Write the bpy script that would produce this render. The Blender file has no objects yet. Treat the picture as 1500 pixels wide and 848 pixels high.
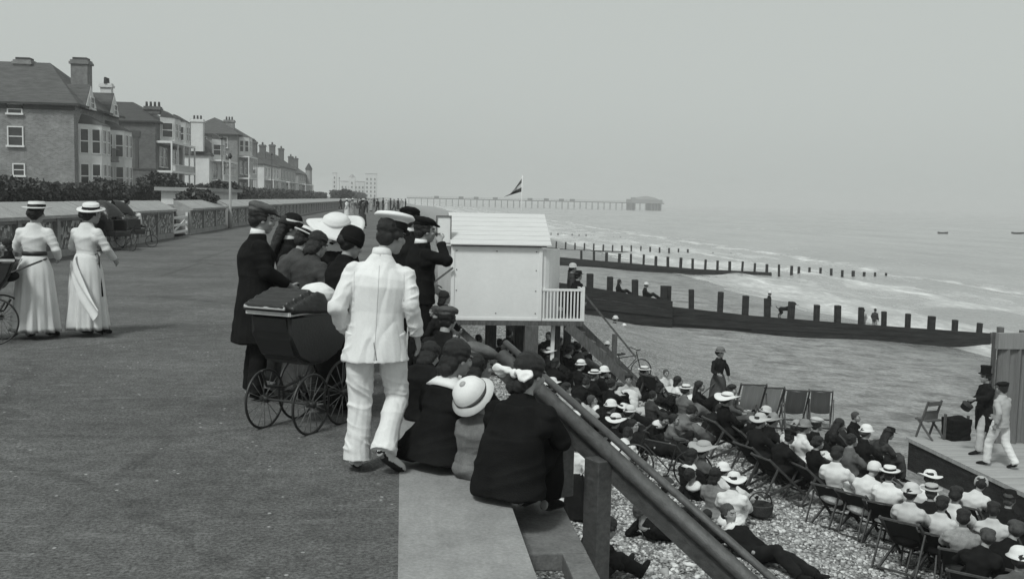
import bpy, bmesh, math, random
import numpy as np
from mathutils import Vector, Matrix, Euler, noise
random.seed(7); RNG = np.random.default_rng(5)
R = math.radians
scene = bpy.context.scene
COL = scene.collection
V = Vector

# ------------------------------------------------------------------ camera
EYE = V((0, 0, 1.85)); F = 1500.0
YAW = math.atan(163 / 1506.0); PITCH = math.atan(130.5 / 1500.0); ROLL = 0.022
fwd = V((math.sin(YAW) * math.cos(PITCH), math.cos(YAW) * math.cos(PITCH), -math.sin(PITCH)))
r0 = fwd.cross(V((0, 0, 1))).normalized(); u0 = r0.cross(fwd)
rgt = r0 * math.cos(ROLL) + u0 * math.sin(ROLL)
upv = -r0 * math.sin(ROLL) + u0 * math.cos(ROLL)
cam = bpy.data.cameras.new('camera'); cam_o = bpy.data.objects.new('camera', cam); COL.objects.link(cam_o)
cam_o.matrix_world = Matrix(((rgt.x, upv.x, -fwd.x, EYE.x), (rgt.y, upv.y, -fwd.y, EYE.y), (rgt.z, upv.z, -fwd.z, EYE.z), (0, 0, 0, 1)))
cam.sensor_width = 36; cam.lens = 36.0; cam.clip_start = 0.1; cam.clip_end = 20000
scene.camera = cam_o

def ray(px, py):
    v = rgt * ((px - 750) / F) - upv * ((py - 424) / F) + fwd
    return v / v.y
def at(px, py, D): return EYE + ray(px, py) * D
def ground(px, py, z=0.0):
    v = ray(px, py); return EYE + v * ((z - EYE.z) / v.z)
def unproj(p):
    d = V(p) - EYE; w = d.dot(fwd)
    return 750 + F * d.dot(rgt) / w, 424 - F * d.dot(upv) / w
BZ = [(0.5, -2.75), (5.4, -3.12), (7.4, -3.38), (9, -3.72), (12, -4.35), (20, -4.85), (28, -5.3), (40, -6.3), (90, -9)]
def beach_z(x):
    if x <= BZ[0][0]: return BZ[0][1]
    for (a, za), (b, zb) in zip(BZ, BZ[1:]):
        if x <= b: return za + (zb - za) * (x - a) / (b - a)
    return BZ[-1][1]
def beach(px, py, h):
    v = ray(px, py); lo, hi = 5.0, 120.0
    for _ in range(50):
        m = (lo + hi) / 2; p = EYE + v * m
        if p.z - h > beach_z(p.x): lo = m
        else: hi = m
    return EYE + v * lo

# ------------------------------------------------------------------ materials (everything is neutral; the light carries the tint)
MATS = {}
def mat(name, v, rough=0.85, amp=0.18, scale=6.0, bump=0.0, bscale=None, spec=0.3, stretch=None, fine=0.0):
    key = (name, v, rough, amp, scale, bump, bscale, spec, stretch, fine)
    if key in MATS: return MATS[key]
    m = bpy.data.materials.new(name); m.use_nodes = True
    nt = m.node_tree; b = nt.nodes['Principled BSDF']
    b.inputs['Roughness'].default_value = rough
    b.inputs['Specular IOR Level'].default_value = spec
    tc = nt.nodes.new('ShaderNodeTexCoord'); co = tc.outputs['Object']
    if stretch:
        mp = nt.nodes.new('ShaderNodeMapping'); mp.inputs['Scale'].default_value = stretch
        nt.links.new(co, mp.inputs['Vector']); co = mp.outputs['Vector']
    n = nt.nodes.new('ShaderNodeTexNoise'); n.inputs['Scale'].default_value = scale; n.inputs['Detail'].default_value = 8; n.inputs['Roughness'].default_value = 0.65
    nt.links.new(co, n.inputs['Vector'])
    cr = nt.nodes.new('ShaderNodeValToRGB')
    lo, hi = v * (1 - amp), min(0.9, v * (1 + amp))
    cr.color_ramp.elements[0].position = 0.3; cr.color_ramp.elements[1].position = 0.7
    cr.color_ramp.elements[0].color = (lo, lo, lo, 1); cr.color_ramp.elements[1].color = (hi, hi, hi, 1)
    nt.links.new(n.outputs['Fac'], cr.inputs['Fac']); out = cr.outputs['Color']
    if fine > 0:
        n2 = nt.nodes.new('ShaderNodeTexNoise'); n2.inputs['Scale'].default_value = scale * 14; n2.inputs['Detail'].default_value = 4
        nt.links.new(co, n2.inputs['Vector'])
        c2 = nt.nodes.new('ShaderNodeValToRGB')
        c2.color_ramp.elements[0].position = 0.3; c2.color_ramp.elements[1].position = 0.7
        a, c = 1 - fine, 1.0
        c2.color_ramp.elements[0].color = (a, a, a, 1); c2.color_ramp.elements[1].color = (c, c, c, 1)
        nt.links.new(n2.outputs['Fac'], c2.inputs['Fac'])
        mx = nt.nodes.new('ShaderNodeMix'); mx.data_type = 'RGBA'; mx.blend_type = 'MULTIPLY'; mx.inputs[0].default_value = 1
        nt.links.new(out, mx.inputs[6]); nt.links.new(c2.outputs['Color'], mx.inputs[7]); out = mx.outputs[2]
    nt.links.new(out, b.inputs['Base Color'])
    if bump > 0:
        n3 = nt.nodes.new('ShaderNodeTexNoise'); n3.inputs['Scale'].default_value = bscale or scale * 4; n3.inputs['Detail'].default_value = 6
        nt.links.new(co, n3.inputs['Vector'])
        bp = nt.nodes.new('ShaderNodeBump'); bp.inputs['Strength'].default_value = bump; bp.inputs['Distance'].default_value = 0.02
        nt.links.new(n3.outputs['Fac'], bp.inputs['Height']); nt.links.new(bp.outputs['Normal'], b.inputs['Normal'])
    MATS[key] = m
    return m

def cloth(v):
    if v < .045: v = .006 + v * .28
    if v > .3: return mat('cotton', v * .9, 0.9, .06, 4.0, 0.2, 200, 0.1, None, 0.06)
    return mat('cloth', v, 0.95, .35, 5.0, 0.35, 120, 0.06, None, .2)
SKIN = mat('skin', 0.27, 0.6, 0.12, 14, 0, None, 0.35)
LINES = mat('eyes_and_brows', 0.03, 0.5, 0.1, 20)
LIPS = mat('lips', 0.15, 0.5, 0.1, 20)
HAIRS = {'d': mat('dark_hair', 0.010, 0.6, 0.5, 14, 0.5, 60, 0.4, (6, 6, 1)), 'm': mat('brown_hair', 0.05, 0.6, 0.5, 14, 0.5, 60, 0.4, (6, 6, 1)), 'l': mat('fair_hair', 0.17, 0.6, 0.4, 14, 0.5, 60, 0.4, (6, 6, 1))}
IRON = mat('black_iron', 0.018, 0.45, 0.3, 9, 0, None, 0.5)
TIMBER = mat('weathered_timber', 0.11, 0.85, 0.45, 5, 0.5, 30, 0.2, (5, 5, 1), 0.3)
TARRED = mat('tarred_timber', 0.026, 0.8, 0.75, 2.2, 0.6, 14, 0.25, (.5, 1, 3.5), 0.5)
WHITEP = mat('white_paint', 0.72, 0.6, 0.07, .7, 0.06, 6, 0.3, None, 0.05)
GLASS = mat('window_glass', 0.03, 0.12, 0.3, 1.5, 0, None, 0.6)
LEATHER = mat('black_leather', 0.013, 0.4, 0.3, 10, 0.1, 40, 0.5)

# ------------------------------------------------------------------ object helpers
def link(name, data, parent=None, material=None, loc=None, rot=None, scl=None):
    o = bpy.data.objects.new(name, data); COL.objects.link(o)
    if parent is not None: o.parent = parent
    if loc is not None: o.location = loc
    if rot is not None: o.rotation_euler = rot
    if scl is not None: o.scale = (scl, scl, scl) if not hasattr(scl, '__len__') else scl
    if material is not None and data is not None:
        if len(data.materials) == 0: data.materials.append(material)
        if data.materials[0] is not material:
            o.material_slots[0].link = 'OBJECT'; o.material_slots[0].material = material
    return o
def tag(o, label, cat, group=None, kind=None):
    if label: o['label'] = label
    if cat: o['category'] = cat
    if group: o['group'] = group
    if kind: o['kind'] = kind
    return o
def thing(name, label, cat, loc=(0, 0, 0), rz=0.0, group=None):
    o = bpy.data.objects.new(name, None); COL.objects.link(o); o.empty_display_size = 0.1
    o.location = loc; o.rotation_euler = (0, 0, rz)
    return tag(o, label, cat, group)
def mesh_of(bm, name, smooth=False):
    bmesh.ops.recalc_face_normals(bm, faces=bm.faces)
    me = bpy.data.meshes.new(name); bm.to_mesh(me); bm.free()
    if smooth: me.polygons.foreach_set('use_smooth', [True] * len(me.polygons))
    return me
def obj(name, bm, material, parent=None, smooth=False, **kw):
    return link(name, mesh_of(bm, name, smooth), parent, material, **kw)

def box(bm, a, b, M=None, bev=0.0):
    x0, y0, z0 = [min(a[i], b[i]) for i in range(3)]; x1, y1, z1 = [max(a[i], b[i]) for i in range(3)]
    vs = [bm.verts.new(V(c)) for c in ((x0, y0, z0), (x1, y0, z0), (x1, y1, z0), (x0, y1, z0), (x0, y0, z1), (x1, y0, z1), (x1, y1, z1), (x0, y1, z1))]
    if M is not None:
        for v in vs: v.co = M @ v.co
    fs = [bm.faces.new([vs[i] for i in f]) for f in ((3, 2, 1, 0), (4, 5, 6, 7), (0, 1, 5, 4), (1, 2, 6, 5), (2, 3, 7, 6), (3, 0, 4, 7))]
    if bev > 0:
        es = list({e for f in fs for e in f.edges})
        bmesh.ops.bevel(bm, geom=es, offset=bev, segments=2, affect='EDGES', profile=0.6)
def bar(bm, a, b, w, h, up=V((0, 0, 1)), bev=0.0):
    a, b = V(a), V(b); t = (b - a).normalized()
    s = t.cross(up)
    s = s.normalized() if s.length > 1e-4 else V((1, 0, 0))
    u = s.cross(t)
    M = Matrix(((s.x, t.x, u.x, a.x), (s.y, t.y, u.y, a.y), (s.z, t.z, u.z, a.z), (0, 0, 0, 1)))
    box(bm, (-w / 2, 0, -h / 2), (w / 2, (b - a).length, h / 2), M, bev)
def tube(bm, pts, radii, n=12, side=V((1, 0, 0)), caps=True, closed=False):
    pts = [V(p) for p in pts]; rings = []; m = len(pts)
    for i, p in enumerate(pts):
        if closed: t = pts[(i + 1) % m] - pts[i - 1]
        else: t = pts[min(i + 1, m - 1)] - pts[max(i - 1, 0)]
        t = t.normalized() if t.length > 1e-9 else V((0, 0, 1))
        s = side - t * side.dot(t)
        if s.length < 0.15:
            alt = V((0, 1, 0)) if abs(t.y) < 0.8 else V((0, 0, 1))
            s = alt - t * alt.dot(t)
        s.normalize(); d = t.cross(s)
        r = radii[i] if hasattr(radii, '__len__') else radii
        ra, rb = r if hasattr(r, '__len__') else (r, r)
        rings.append([bm.verts.new(p + s * (ra * math.cos(2 * math.pi * k / n)) + d * (rb * math.sin(2 * math.pi * k / n))) for k in range(n)])
    for i in range(m if closed else m - 1):
        a, b = rings[i], rings[(i + 1) % m]
        for k in range(n): bm.faces.new((a[k], a[(k + 1) % n], b[(k + 1) % n], b[k]))
    if caps and not closed:
        bm.faces.new(list(reversed(rings[0]))); bm.faces.new(rings[-1])
def ball(bm, c, r, M=None, u=14, v=10):
    r = r if hasattr(r, '__len__') else (r, r, r)
    T = Matrix.Translation(V(c)) @ (M.to_4x4() if M is not None else Matrix.Identity(4)) @ Matrix.Diagonal((r[0], r[1], r[2], 1))
    bmesh.ops.create_uvsphere(bm, u_segments=u, v_segments=v, radius=1, matrix=T)
def lathe(bm, prof, n=28, wob=None, M=None):
    rings = []
    for r, z in prof:
        ring = []
        for k in range(n):
            a = 2 * math.pi * k / n; rr = max(r, 1e-4); zz = z
            if wob: rr, zz = wob(rr, zz, a)
            p = V((rr * math.cos(a), rr * math.sin(a), zz)); ring.append(bm.verts.new(M @ p if M is not None else p))
        rings.append(ring)
    for a, b in zip(rings, rings[1:]):
        for k in range(n): bm.faces.new((a[k], a[(k + 1) % n], b[(k + 1) % n], b[k]))
    bm.faces.new(rings[0]); bm.faces.new(rings[-1])
def prism(bm, poly, y0, y1, M=None):
    a = [bm.verts.new(V((p[0], y0, p[1]))) for p in poly]; b = [bm.verts.new(V((p[0], y1, p[1]))) for p in poly]
    if M is not None:
        for v in a + b: v.co = M @ v.co
    bm.faces.new(a); bm.faces.new(list(reversed(b)))
    for i in range(len(poly)):
        j = (i + 1) % len(poly); bm.faces.new((a[i], b[i], b[j], a[j]))

DG = None
def fuse(bm, voxel, smooth=2, folds=0.0, ffreq=7.0, name='body', gravity=0.45, crisp=False):
    """one continuous skin round overlapping volumes"""
    bmesh.ops.recalc_face_normals(bm, faces=bm.faces)
    me = bpy.data.meshes.new('tmp'); bm.to_mesh(me); bm.free()
    o = bpy.data.objects.new('tmp', me); COL.objects.link(o)
    md = o.modifiers.new('r', 'REMESH'); md.mode = 'VOXEL'; md.voxel_size = voxel
    if smooth:
        s = o.modifiers.new('s', 'SMOOTH'); s.factor = 0.5; s.iterations = smooth
    dg = bpy.context.evaluated_depsgraph_get()
    out = bpy.data.meshes.new_from_object(o.evaluated_get(dg)); out.name = name
    bpy.data.objects.remove(o); bpy.data.meshes.remove(me)
    if crisp:
        nor = [v.normal.copy() for v in out.vertices]
        def rg(x, y, z): return max(0, 1 - 3.2 * abs(noise.noise(V((x, y, z))))) ** 1.5
        for i, v in enumerate(out.vertices):
            x, y, z = v.co; slv = min(1, max(0, (abs(x - .03) - .16) / .05)); knee = math.exp(-((z - .5) / .16) ** 2); hemz = math.exp(-((z - .15) / .10) ** 2)
            k = .0075 * rg(x * 5 + z * 1.5, y * 5, z * 1.8 - x * 2) - .006 * rg(x * 7 - z * 3, y * 6 + 3, z * 2.6 + x * 5) + .006 * noise.noise(V((x * 4, y * 4, z * 3)))
            if name == 'jacket': k += slv * (.010 * rg(x * 4 + z * 4, y * 5, z * 11 - x * 6) - .003)
            else: k += (.011 * knee + .010 * hemz) * (rg(x * 4 + 2, y * 5, z * 13 + x * 5) - .3)
            v.co += nor[i] * k
    elif folds > 0:
        n = len(out.vertices); nor = [v.normal.copy() for v in out.vertices]
        for i, v in enumerate(out.vertices):
            q = V((v.co.x * ffreq, v.co.y * ffreq, v.co.z * ffreq * gravity))
            rd = 1 - 2.4 * abs(noise.noise(V((v.co.x * ffreq * .55 + v.co.z * 2, v.co.y * ffreq * .55, v.co.z * ffreq * 1.5 - v.co.x * 3))))
            k = noise.noise(q) + 0.25 * noise.noise(q * 2.1 + V((3, 1, 7))) + 0.75 * max(-.6, rd)
            v.co += nor[i] * (k * folds)
    out.materials.clear()
    out.polygons.foreach_set('use_smooth', [True] * len(out.polygons)); out.update()
    return out
# ------------------------------------------------------------------ people
def pose(pel, che, nek, hed, el, wr, kn, an, toe, sh=0.185, hip=0.095, yaw=0, pitch=0, tilt=0, side=(1, 0, 0), wai=None):
    J = dict(pel=V(pel), che=V(che), nek=V(nek), hed=V(hed), yaw=yaw, pitch=pitch, tilt=tilt, side=V(side).normalized())
    J['wai'] = V(wai) if wai else J['pel'].lerp(J['che'], 0.45)
    up = (J['nek'] - J['che']).normalized()
    J['sh'] = [J['nek'] - up * 0.112 + J['side'] * (s * sh) for s in (-1, 1)]
    J['hip'] = [J['pel'] + J['side'] * (s * hip) for s in (-1, 1)]
    for k, v in (('el', el), ('wr', wr), ('kn', kn), ('an', an), ('toe', toe)):
        J[k] = [V(v[0]), V(v[1])] if hasattr(v[0], '__len__') else [V((-v[0], v[1], v[2])), V(v)]
    return J
def stand(lean=0.0, **k):
    d = dict(pel=(0, 0, .94), che=(lean * .4, lean * .1, 1.27), nek=(lean * .6, lean * .2, 1.46), hed=(lean * .7, .03 + lean * .3, 1.60), el=(.25, -.03, 1.14), wr=(.25, .08, .9),
             kn=(.1, .02, .5), an=(.1, -.03, .085), toe=(.13, .13, .03))
    d.update(k); return pose(**d)
def sit(**k):
    d = dict(pel=(0, 0, .13), che=(0, -.03, .44), nek=(0, -.02, .62), hed=(0, .03, .76), el=(.24, .06, .36), wr=(.13, .28, .26), kn=(.11, .40, .30), an=(.11, .74, .08), toe=(.13, .82, .17))
    d.update(k); return pose(**d)
def chair(**k):
    d = dict(pel=(0, 0, .42), che=(0, -.06, .75), nek=(0, -.05, .94), hed=(0, .0, 1.08), el=(.25, .06, .68), wr=(.16, .28, .58), kn=(.11, .44, .5), an=(.11, .5, .09), toe=(.13, .66, .03))
    d.update(k); return pose(**d)

def head_M(J): return Matrix.Translation(J['hed']) @ Euler((J['pitch'], J['tilt'], J['yaw'])).to_matrix().to_4x4()
def head_shape(bm, M):
    def e(c, r): ball(bm, M @ V(c), r, M.to_3x3(), 16, 12)
    e((0, -.018, .028), (.076, .096, .088)); e((0, .028, -.035), (.061, .072, .085)); e((0, .058, -.095), (.032, .034, .026))
    e((0, .103, -.022), (.013, .018, .026)); e((0, .098, -.032), (.017, .015, .011)); e((0, .083, .025), (.05, .02, .013))
    e((0, .092, -.066), (.025, .012, .009)); e((0, .0895, -.078), (.02, .012, .008))
    for s in (-1, 1):
        e((s * .078, -.005, -.015), (.010, .022, .033)); e((s * .044, .062, -.03), (.022, .026, .024))
def hand_shape(bm, wr, el, curl=0.5, side=1, palm=None, inward=None):
    d = (wr - el).normalized()
    inw = V(inward) if inward is not None else V((-side, 0.25, 0))
    pn = (inw - d * inw.dot(d)).normalized(); w = d.cross(pn)
    if w.y < 0 and abs(w.y) > .2: w = -w
    tube(bm, [wr - d * .02, wr + d * .03, wr + d * .085], [(.026, .02), (.038, .017), (.040, .014)], 10, w)
    for i, (o, L, r) in enumerate(((-.030, .068, .0085), (-.011, .076, .009), (.010, .080, .0092), (.030, .072, .0088))):
        p = wr + d * .08 + w * o; pts = [p]; a = 0
        for s_, f in ((.45, curl * .5), (.3, curl), (.25, curl * .9)):
            a += f; p = p + (d * math.cos(a) + pn * math.sin(a)) * (L * s_); pts.append(p)
        tube(bm, pts, [r, r * .95, r * .85, r * .6], 8, w)
    p = wr + d * .03 + w * .03
    pts = [p, p + w * .025 + d * .025 + pn * .008, p + w * .03 + d * .055 + pn * .022, p + w * .022 + d * .075 + pn * .03]
    tube(bm, pts, [.013, .0115, .010, .007], 8, d)
def body_mesh(J, hero, fat=1.0, curl=0.5, key=None, inward=None):
    bm = bmesh.new(); s = J['side']
    M = head_M(J); head_shape(bm, M)
    tube(bm, [J['nek'] - V((0, 0, .04)), J['nek'] + (J['hed'] - J['nek']) * .3, J['hed'] - V((0, .01, .04))], [.06, .05, .053], 12)
    tube(bm, [J['pel'] - (J['che'] - J['pel']).normalized() * .08, J['pel'], J['wai'], J['che'], J['nek'] - V((0, 0, .07)), J['nek']],
         [(.12, .09), (.145, .10), (.105, .08), (.13, .09), (.10, .06), (.052, .05)], 16, s)
    for i in (0, 1):
        tube(bm, [J['nek'].lerp(J['sh'][i], .4) - V((0, 0, .03)), J['sh'][i] - V((0, 0, .01)), J['sh'][i].lerp(J['el'][i], .35), J['el'][i], J['el'][i].lerp(J['wr'][i], .35), J['wr'][i]], [.036, .044, .042, .034, .035, .025], 10)
        tube(bm, [J['hip'][i], J['hip'][i].lerp(J['kn'][i], .4), J['kn'][i], J['kn'][i].lerp(J['an'][i], .35), J['an'][i]], [.085, .074, .05, .049, .034], 10)
        ball(bm, J['kn'][i], .05)
        a, t = J['an'][i], J['toe'][i]
        tube(bm, [a + (a - t).normalized() * .05 - V((0, 0, .03)), a.lerp(t, .3) - V((0, 0, .012)), t], [(.03, .035), (.036, .03), (.033, .016)], 10)
        if hero: hand_shape(bm, J['wr'][i], J['el'][i], curl, -1 if i == 0 else 1, inward=inward)
        else: hand_shape(bm, J['wr'][i], J['el'][i], .6, -1 if i == 0 else 1)
    me = fuse(bm, 0.0065 if hero else 0.016, 1)
    me.materials.append(SKIN); me.materials.append(LINES); me.materials.append(LIPS)
    Mi = M.inverted(); spots = [((s_ * .033, .088, -.004), .016, .0075, 1) for s_ in (-1, 1)] + [((s_ * .034, .09, .02), .022, .006, 1) for s_ in (-1, 1)] + [((0, .1, -.072), .022, .006, 2)]
    for p in me.polygons:
        q = Mi @ p.center
        if q.y > .06 and abs(q.z) < .1:
            for c, ax, az, mi in spots:
                if ((q.x - c[0]) / ax) ** 2 + ((q.z - c[2]) / az) ** 2 < 1 and abs(q.y - c[1]) < .035: p.material_index = mi
    return me
def torso(bm, J, k=1.0, hem=None, woman=False, sl=1.0, hemr=None):
    s = J['side']; up = (J['nek'] - J['che']).normalized(); dn = (J['pel'] - J['che']).normalized()
    h = hem if hem is not None else 0.12
    base = J['pel'] + V((0, 0, -h)) if abs(dn.z) > .7 else J['pel'] + dn * min(h, .1)
    if woman: rr = [hemr or (.17 * k, .135 * k), (.165 * k, .13 * k), (.128 * k, .105 * k), (.168 * k, .128 * k), (.155 * k, .1 * k), (.075, .07)]
    else: rr = [hemr or (.195 * k, .145 * k), (.185 * k, .14 * k), (.175 * k, .13 * k), (.198 * k, .14 * k), (.175 * k, .105 * k), (.078, .075)]
    rr = rr[:4] + [(rr[4][0] * 1.13, rr[4][1] * 1.2), (rr[4][0] * .92, rr[4][1] * .95), (.108, .08), (.07, .068)]
    tube(bm, [base, J['pel'], J['wai'], J['che'], J['nek'] - up * .15, J['nek'] - up * .092, J['nek'] - up * .045, J['nek'] + up * .012], rr, 20, s)
    for i in (0, 1):
        ball(bm, J['sh'][i], (.066 * k * sl, .068 * k * sl, .06 * k * sl))
        a, e, w = J['sh'][i], J['el'][i], J['wr'][i]
        wc = w - (w - e).normalized() * .03
        for f_, r_ in ((.8, .066), (.9, .074)): ball(bm, J['nek'].lerp(a, f_) - up * (.03 + .05 * (f_ > .85)), r_ * k)
        tube(bm, [J['nek'].lerp(a, .55) - up * .035, a - up * .008, a.lerp(e, .5), e, e.lerp(wc, .5), wc], [.06 * k, .066 * k * sl, .062 * k * sl, .056 * k * sl, .051 * k * sl, .046 * k * sl], 12)
        ball(bm, e, .057 * k * sl)
def legs(bm, J, k=1.0, ankle=.062):
    tube(bm, [J['pel'] + (J['wai'] - J['pel']) * .4, J['pel'], J['hip'][0].lerp(J['hip'][1], .5) + (J['kn'][0] + J['kn'][1] - J['hip'][0] - J['hip'][1]) * .06], [(.16 * k, .12 * k), (.172 * k, .13 * k), (.13 * k, .1 * k)], 16, J['side'])
    for i in (0, 1):
        a, b, c = J['hip'][i], J['kn'][i], J['an'][i]; c = c + (c - b).normalized() * .015
        tube(bm, [a, a.lerp(b, .5), b, b.lerp(c, .5), c], [.105 * k, .094 * k, .082 * k, .076 * k, ankle * 1.15], 14)
        ball(bm, b, .083 * k)
def seat_skirt(bm, J, k=1.0):
    m = lambda n, f=.5: J[n][0].lerp(J[n][1], f)
    tube(bm, [J['wai'], J['pel'], m('hip').lerp(m('kn'), .55), m('kn'), m('kn').lerp(m('an'), .55), m('an') + V((0, 0, .03))],
         [(.135 * k, .11 * k), (.2 * k, .15 * k), (.22 * k, .14 * k), (.22 * k, .13 * k), (.22 * k, .12 * k), (.2 * k, .09 * k)], 18, J['side'])
    ball(bm, J['pel'] - V((0, .03, .02)), (.23 * k, .2 * k, .12))
SOLE = mat('shoe_sole', .02, .7, .2, 20)
def shoe_mesh(J, i, key=None, vox=.008):
    bm = bmesh.new(); a, t = J['an'][i], J['toe'][i]; d = (t - a); d2 = V((d.x, d.y, 0))
    back = a + (a - t).normalized() * .045
    heel = back + V((0, 0, -.03)) if abs(d.z) < .1 else back
    tube(bm, [a + V((0, 0, .05)), a, a.lerp(t, .35) + V((0, 0, -.005))], [.045, .047, .042], 10)
    tube(bm, [heel, a.lerp(t, .15) - V((0, 0, .025)), a.lerp(t, .6) - V((0, 0, .008)), t, t + d.normalized() * .05], [(.034, .033), (.04, .038), (.046, .034), (.045, .028), (.026, .018)], 12)
    me = fuse(bm, vox, 1, name='shoe')
    if vox < .01:
        me.materials.append(cloth(.03)); me.materials.append(SOLE); dn = (d.cross(V((0, 0, 1)))).normalized().cross(d).normalized(); dn = -dn if dn.z > 0 else dn
        for p in me.polygons:
            if p.normal.dot(dn) > .45 and (p.center - t).dot(dn) > -.01: p.material_index = 1
    return me
def skirt_mesh(waist_z, hem_z, rw=(.14, .115), rh=(.33, .30), off=(0, 0), folds=11, fa=.06, seed=0, hipx=1.0, flap=0):
    rnd = random.Random(seed); ph = [rnd.uniform(0, 6.28) for _ in range(4)]
    bm = bmesh.new(); n, m = 72, 18; rings = []
    for i in range(m + 1):
        t = i / m; z = waist_z + (hem_z - waist_z) * t
        hipb = math.sin(min(1, t / .28) * math.pi / 2); e = .45 * hipb + .55 * t
        ring = []
        for k in range(n):
            a = 2 * math.pi * k / n
            f = fa * t ** 1.2 * (math.sin(folds * a + ph[0] + 1.5 * t) * .5 + .35 * math.sin((folds // 2 + 2) * a + ph[1]) + .3 * math.sin((folds * 2 - 3) * a + ph[2]))
            g = 1 + f
            if flap: g += flap * max(0, t - .25) * max(0, math.cos(a - .1)) ** 6
            x = (rw[0] + (rh[0] - rw[0]) * e) * g * math.cos(a) + off[0] * t * t; y = (rw[1] + (rh[1] - rw[1]) * e) * g * math.sin(a) + off[1] * t * t
            zz = z + (flap * .25 * max(0, t - .4) * max(0, math.cos(a - .1)) ** 6 if flap else 0)
            ring.append(bm.verts.new((x, y, zz)))
        rings.append(ring)
    for a, b in zip(rings, rings[1:]):
        for k in range(n): bm.faces.new((a[k], a[(k + 1) % n], b[(k + 1) % n], b[k]))
    bm.faces.new(rings[0])
    inner = [bm.verts.new(v.co * 0.97 + V((0, 0, hem_z * .03 + .01))) for v in rings[-1]]
    for k in range(n): bm.faces.new((rings[-1][k], rings[-1][(k + 1) % n], inner[(k + 1) % n], inner[k]))
    bm.faces.new(inner)
    return mesh_of(bm, 'skirt', True)

CACHE = {}
def cached(key, fn):
    if key not in CACHE: CACHE[key] = fn()
    return CACHE[key]
def hair_mesh(style, vox):
    bm = bmesh.new()
    ball(bm, (0, -.03, .042), (.085, .098, .086)); ball(bm, (0, -.062, -.02), (.07, .055, .065))
    for s in (-1, 1): ball(bm, (s * .068, -.015, .01), (.02, .045, .045))
    if style == 'bun': ball(bm, (0, -.115, .0), (.06, .05, .055)); ball(bm, (0, -.01, .07), (.098, .105, .06)); ball(bm, (0, -.06, .0), (.095, .07, .07))
    if style == 'full': ball(bm, (0, -.03, .042), (.094, .106, .094)); ball(bm, (0, -.07, -.05), (.088, .06, .085)); ball(bm, (.03, -.1, -.1), (.05, .04, .05)); ball(bm, (-.03, -.095, -.11), (.05, .04, .05))
    if style == 'long':
        ball(bm, (0, -.04, .03), (.1, .105, .1))
        tube(bm, [(0, -.07, .05), (0, -.1, -.08), (0, -.125, -.22), (0, -.13, -.36), (0, -.125, -.44)], [(.09, .05), (.105, .06), (.11, .05), (.09, .04), (.04, .02)], 14)
    return fuse(bm, vox, 1, .007, 26, 'hair', .25)
def wob_brim(r, z, a, k=.05): return r * (1 + .02 * math.sin(3 * a)), z + (k * (r - .09) * math.sin(2 * a + .6) if r > .1 else 0)
HATS = {
    'boater': ([(.16, .058), (.162, .064), (.16, .069), (.097, .07), (.093, .13), (.085, .136), (.0, .138)], (.0975, .071, .105)),
    'sun': ([(.205, .035), (.208, .04), (.19, .05), (.115, .062), (.105, .09), (.095, .125), (.07, .15), (.03, .16), (0, .162)], (.112, .064, .09)),
    'dome': ([(.15, .03), (.152, .036), (.12, .058), (.112, .09), (.1, .125), (.07, .152), (.03, .164), (0, .166)], (.118, .06, .085)),
    'wide': ([(.26, .05), (.262, .056), (.23, .066), (.14, .07), (.12, .1), (.11, .13), (.08, .15), (0, .155)], (.128, .072, .105)),
    'trilby': ([(.145, .05), (.147, .056), (.1, .062), (.096, .1), (.085, .14), (.05, .15), (0, .14)], (.1005, .064, .085)),
    'top': ([(.135, .06), (.137, .066), (.1, .07), (.096, .1), (.092, .16), (.1, .2), (.102, .222), (.098, .226), (0, .226)], (.101, .072, .1)),
    'bonnet': ([(.112, -.03), (.118, .0), (.115, .05), (.1, .1), (.06, .135), (0, .145)], (.119, .0, .02)),
}
def hat_mesh(kind):
    bm = bmesh.new()
    if kind == 'cap':
        ball(bm, (0, -.015, .098), (.112, .13, .047), Euler((R(-9), 0, 0)).to_matrix(), 20, 12); ball(bm, (0, -.03, .078), (.095, .108, .045), None, 20, 12)
        ball(bm, (0, .105, .066), (.07, .055, .010), Euler((R(-20), 0, 0)).to_matrix(), 16, 8)
        return fuse(bm, .008, 2, .004, 22, 'hat')
    if kind == 'navy':
        lathe(bm, [(.09, .045), (.094, .09), (.108, .105), (.137, .118), (.14, .128), (.125, .145), (.07, .155), (0, .157)], 32, None, Matrix.Rotation(R(-5), 4, 'X'))
        return mesh_of(bm, 'hat', True)
    prof, band = HATS[kind]
    k = .25 if kind in ('sun', 'wide') else .06
    lathe(bm, prof, 32, lambda r, z, a: wob_brim(r, z, a, k)); return mesh_of(bm, 'hat', True)
def band_mesh(kind):
    bm = bmesh.new(); r, z0, z1 = HATS[kind][1]
    lathe(bm, [(r * .97, z0), (r * 1.01, z0 + .004), (r, z1 - .004), (r * .96, z1)], 32); return mesh_of(bm, 'hat_band', True)
def collar_mesh(J, wide=False):
    bm = bmesh.new(); up = (J['nek'] - J['che']).normalized()
    if wide: tube(bm, [J['nek'] - up * .075 - V((0, .015, 0)), J['nek'] - up * .03, J['nek'] + up * .02], [(.165, .115), (.125, .1), (.066, .066)], 22, J['side'])
    else: tube(bm, [J['nek'] - up * .01, J['nek'] + up * .05 + V((0, .008, 0))], [(.071, .069), (.064, .064)], 22, J['side'])
    return mesh_of(bm, 'collar', True)

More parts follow.
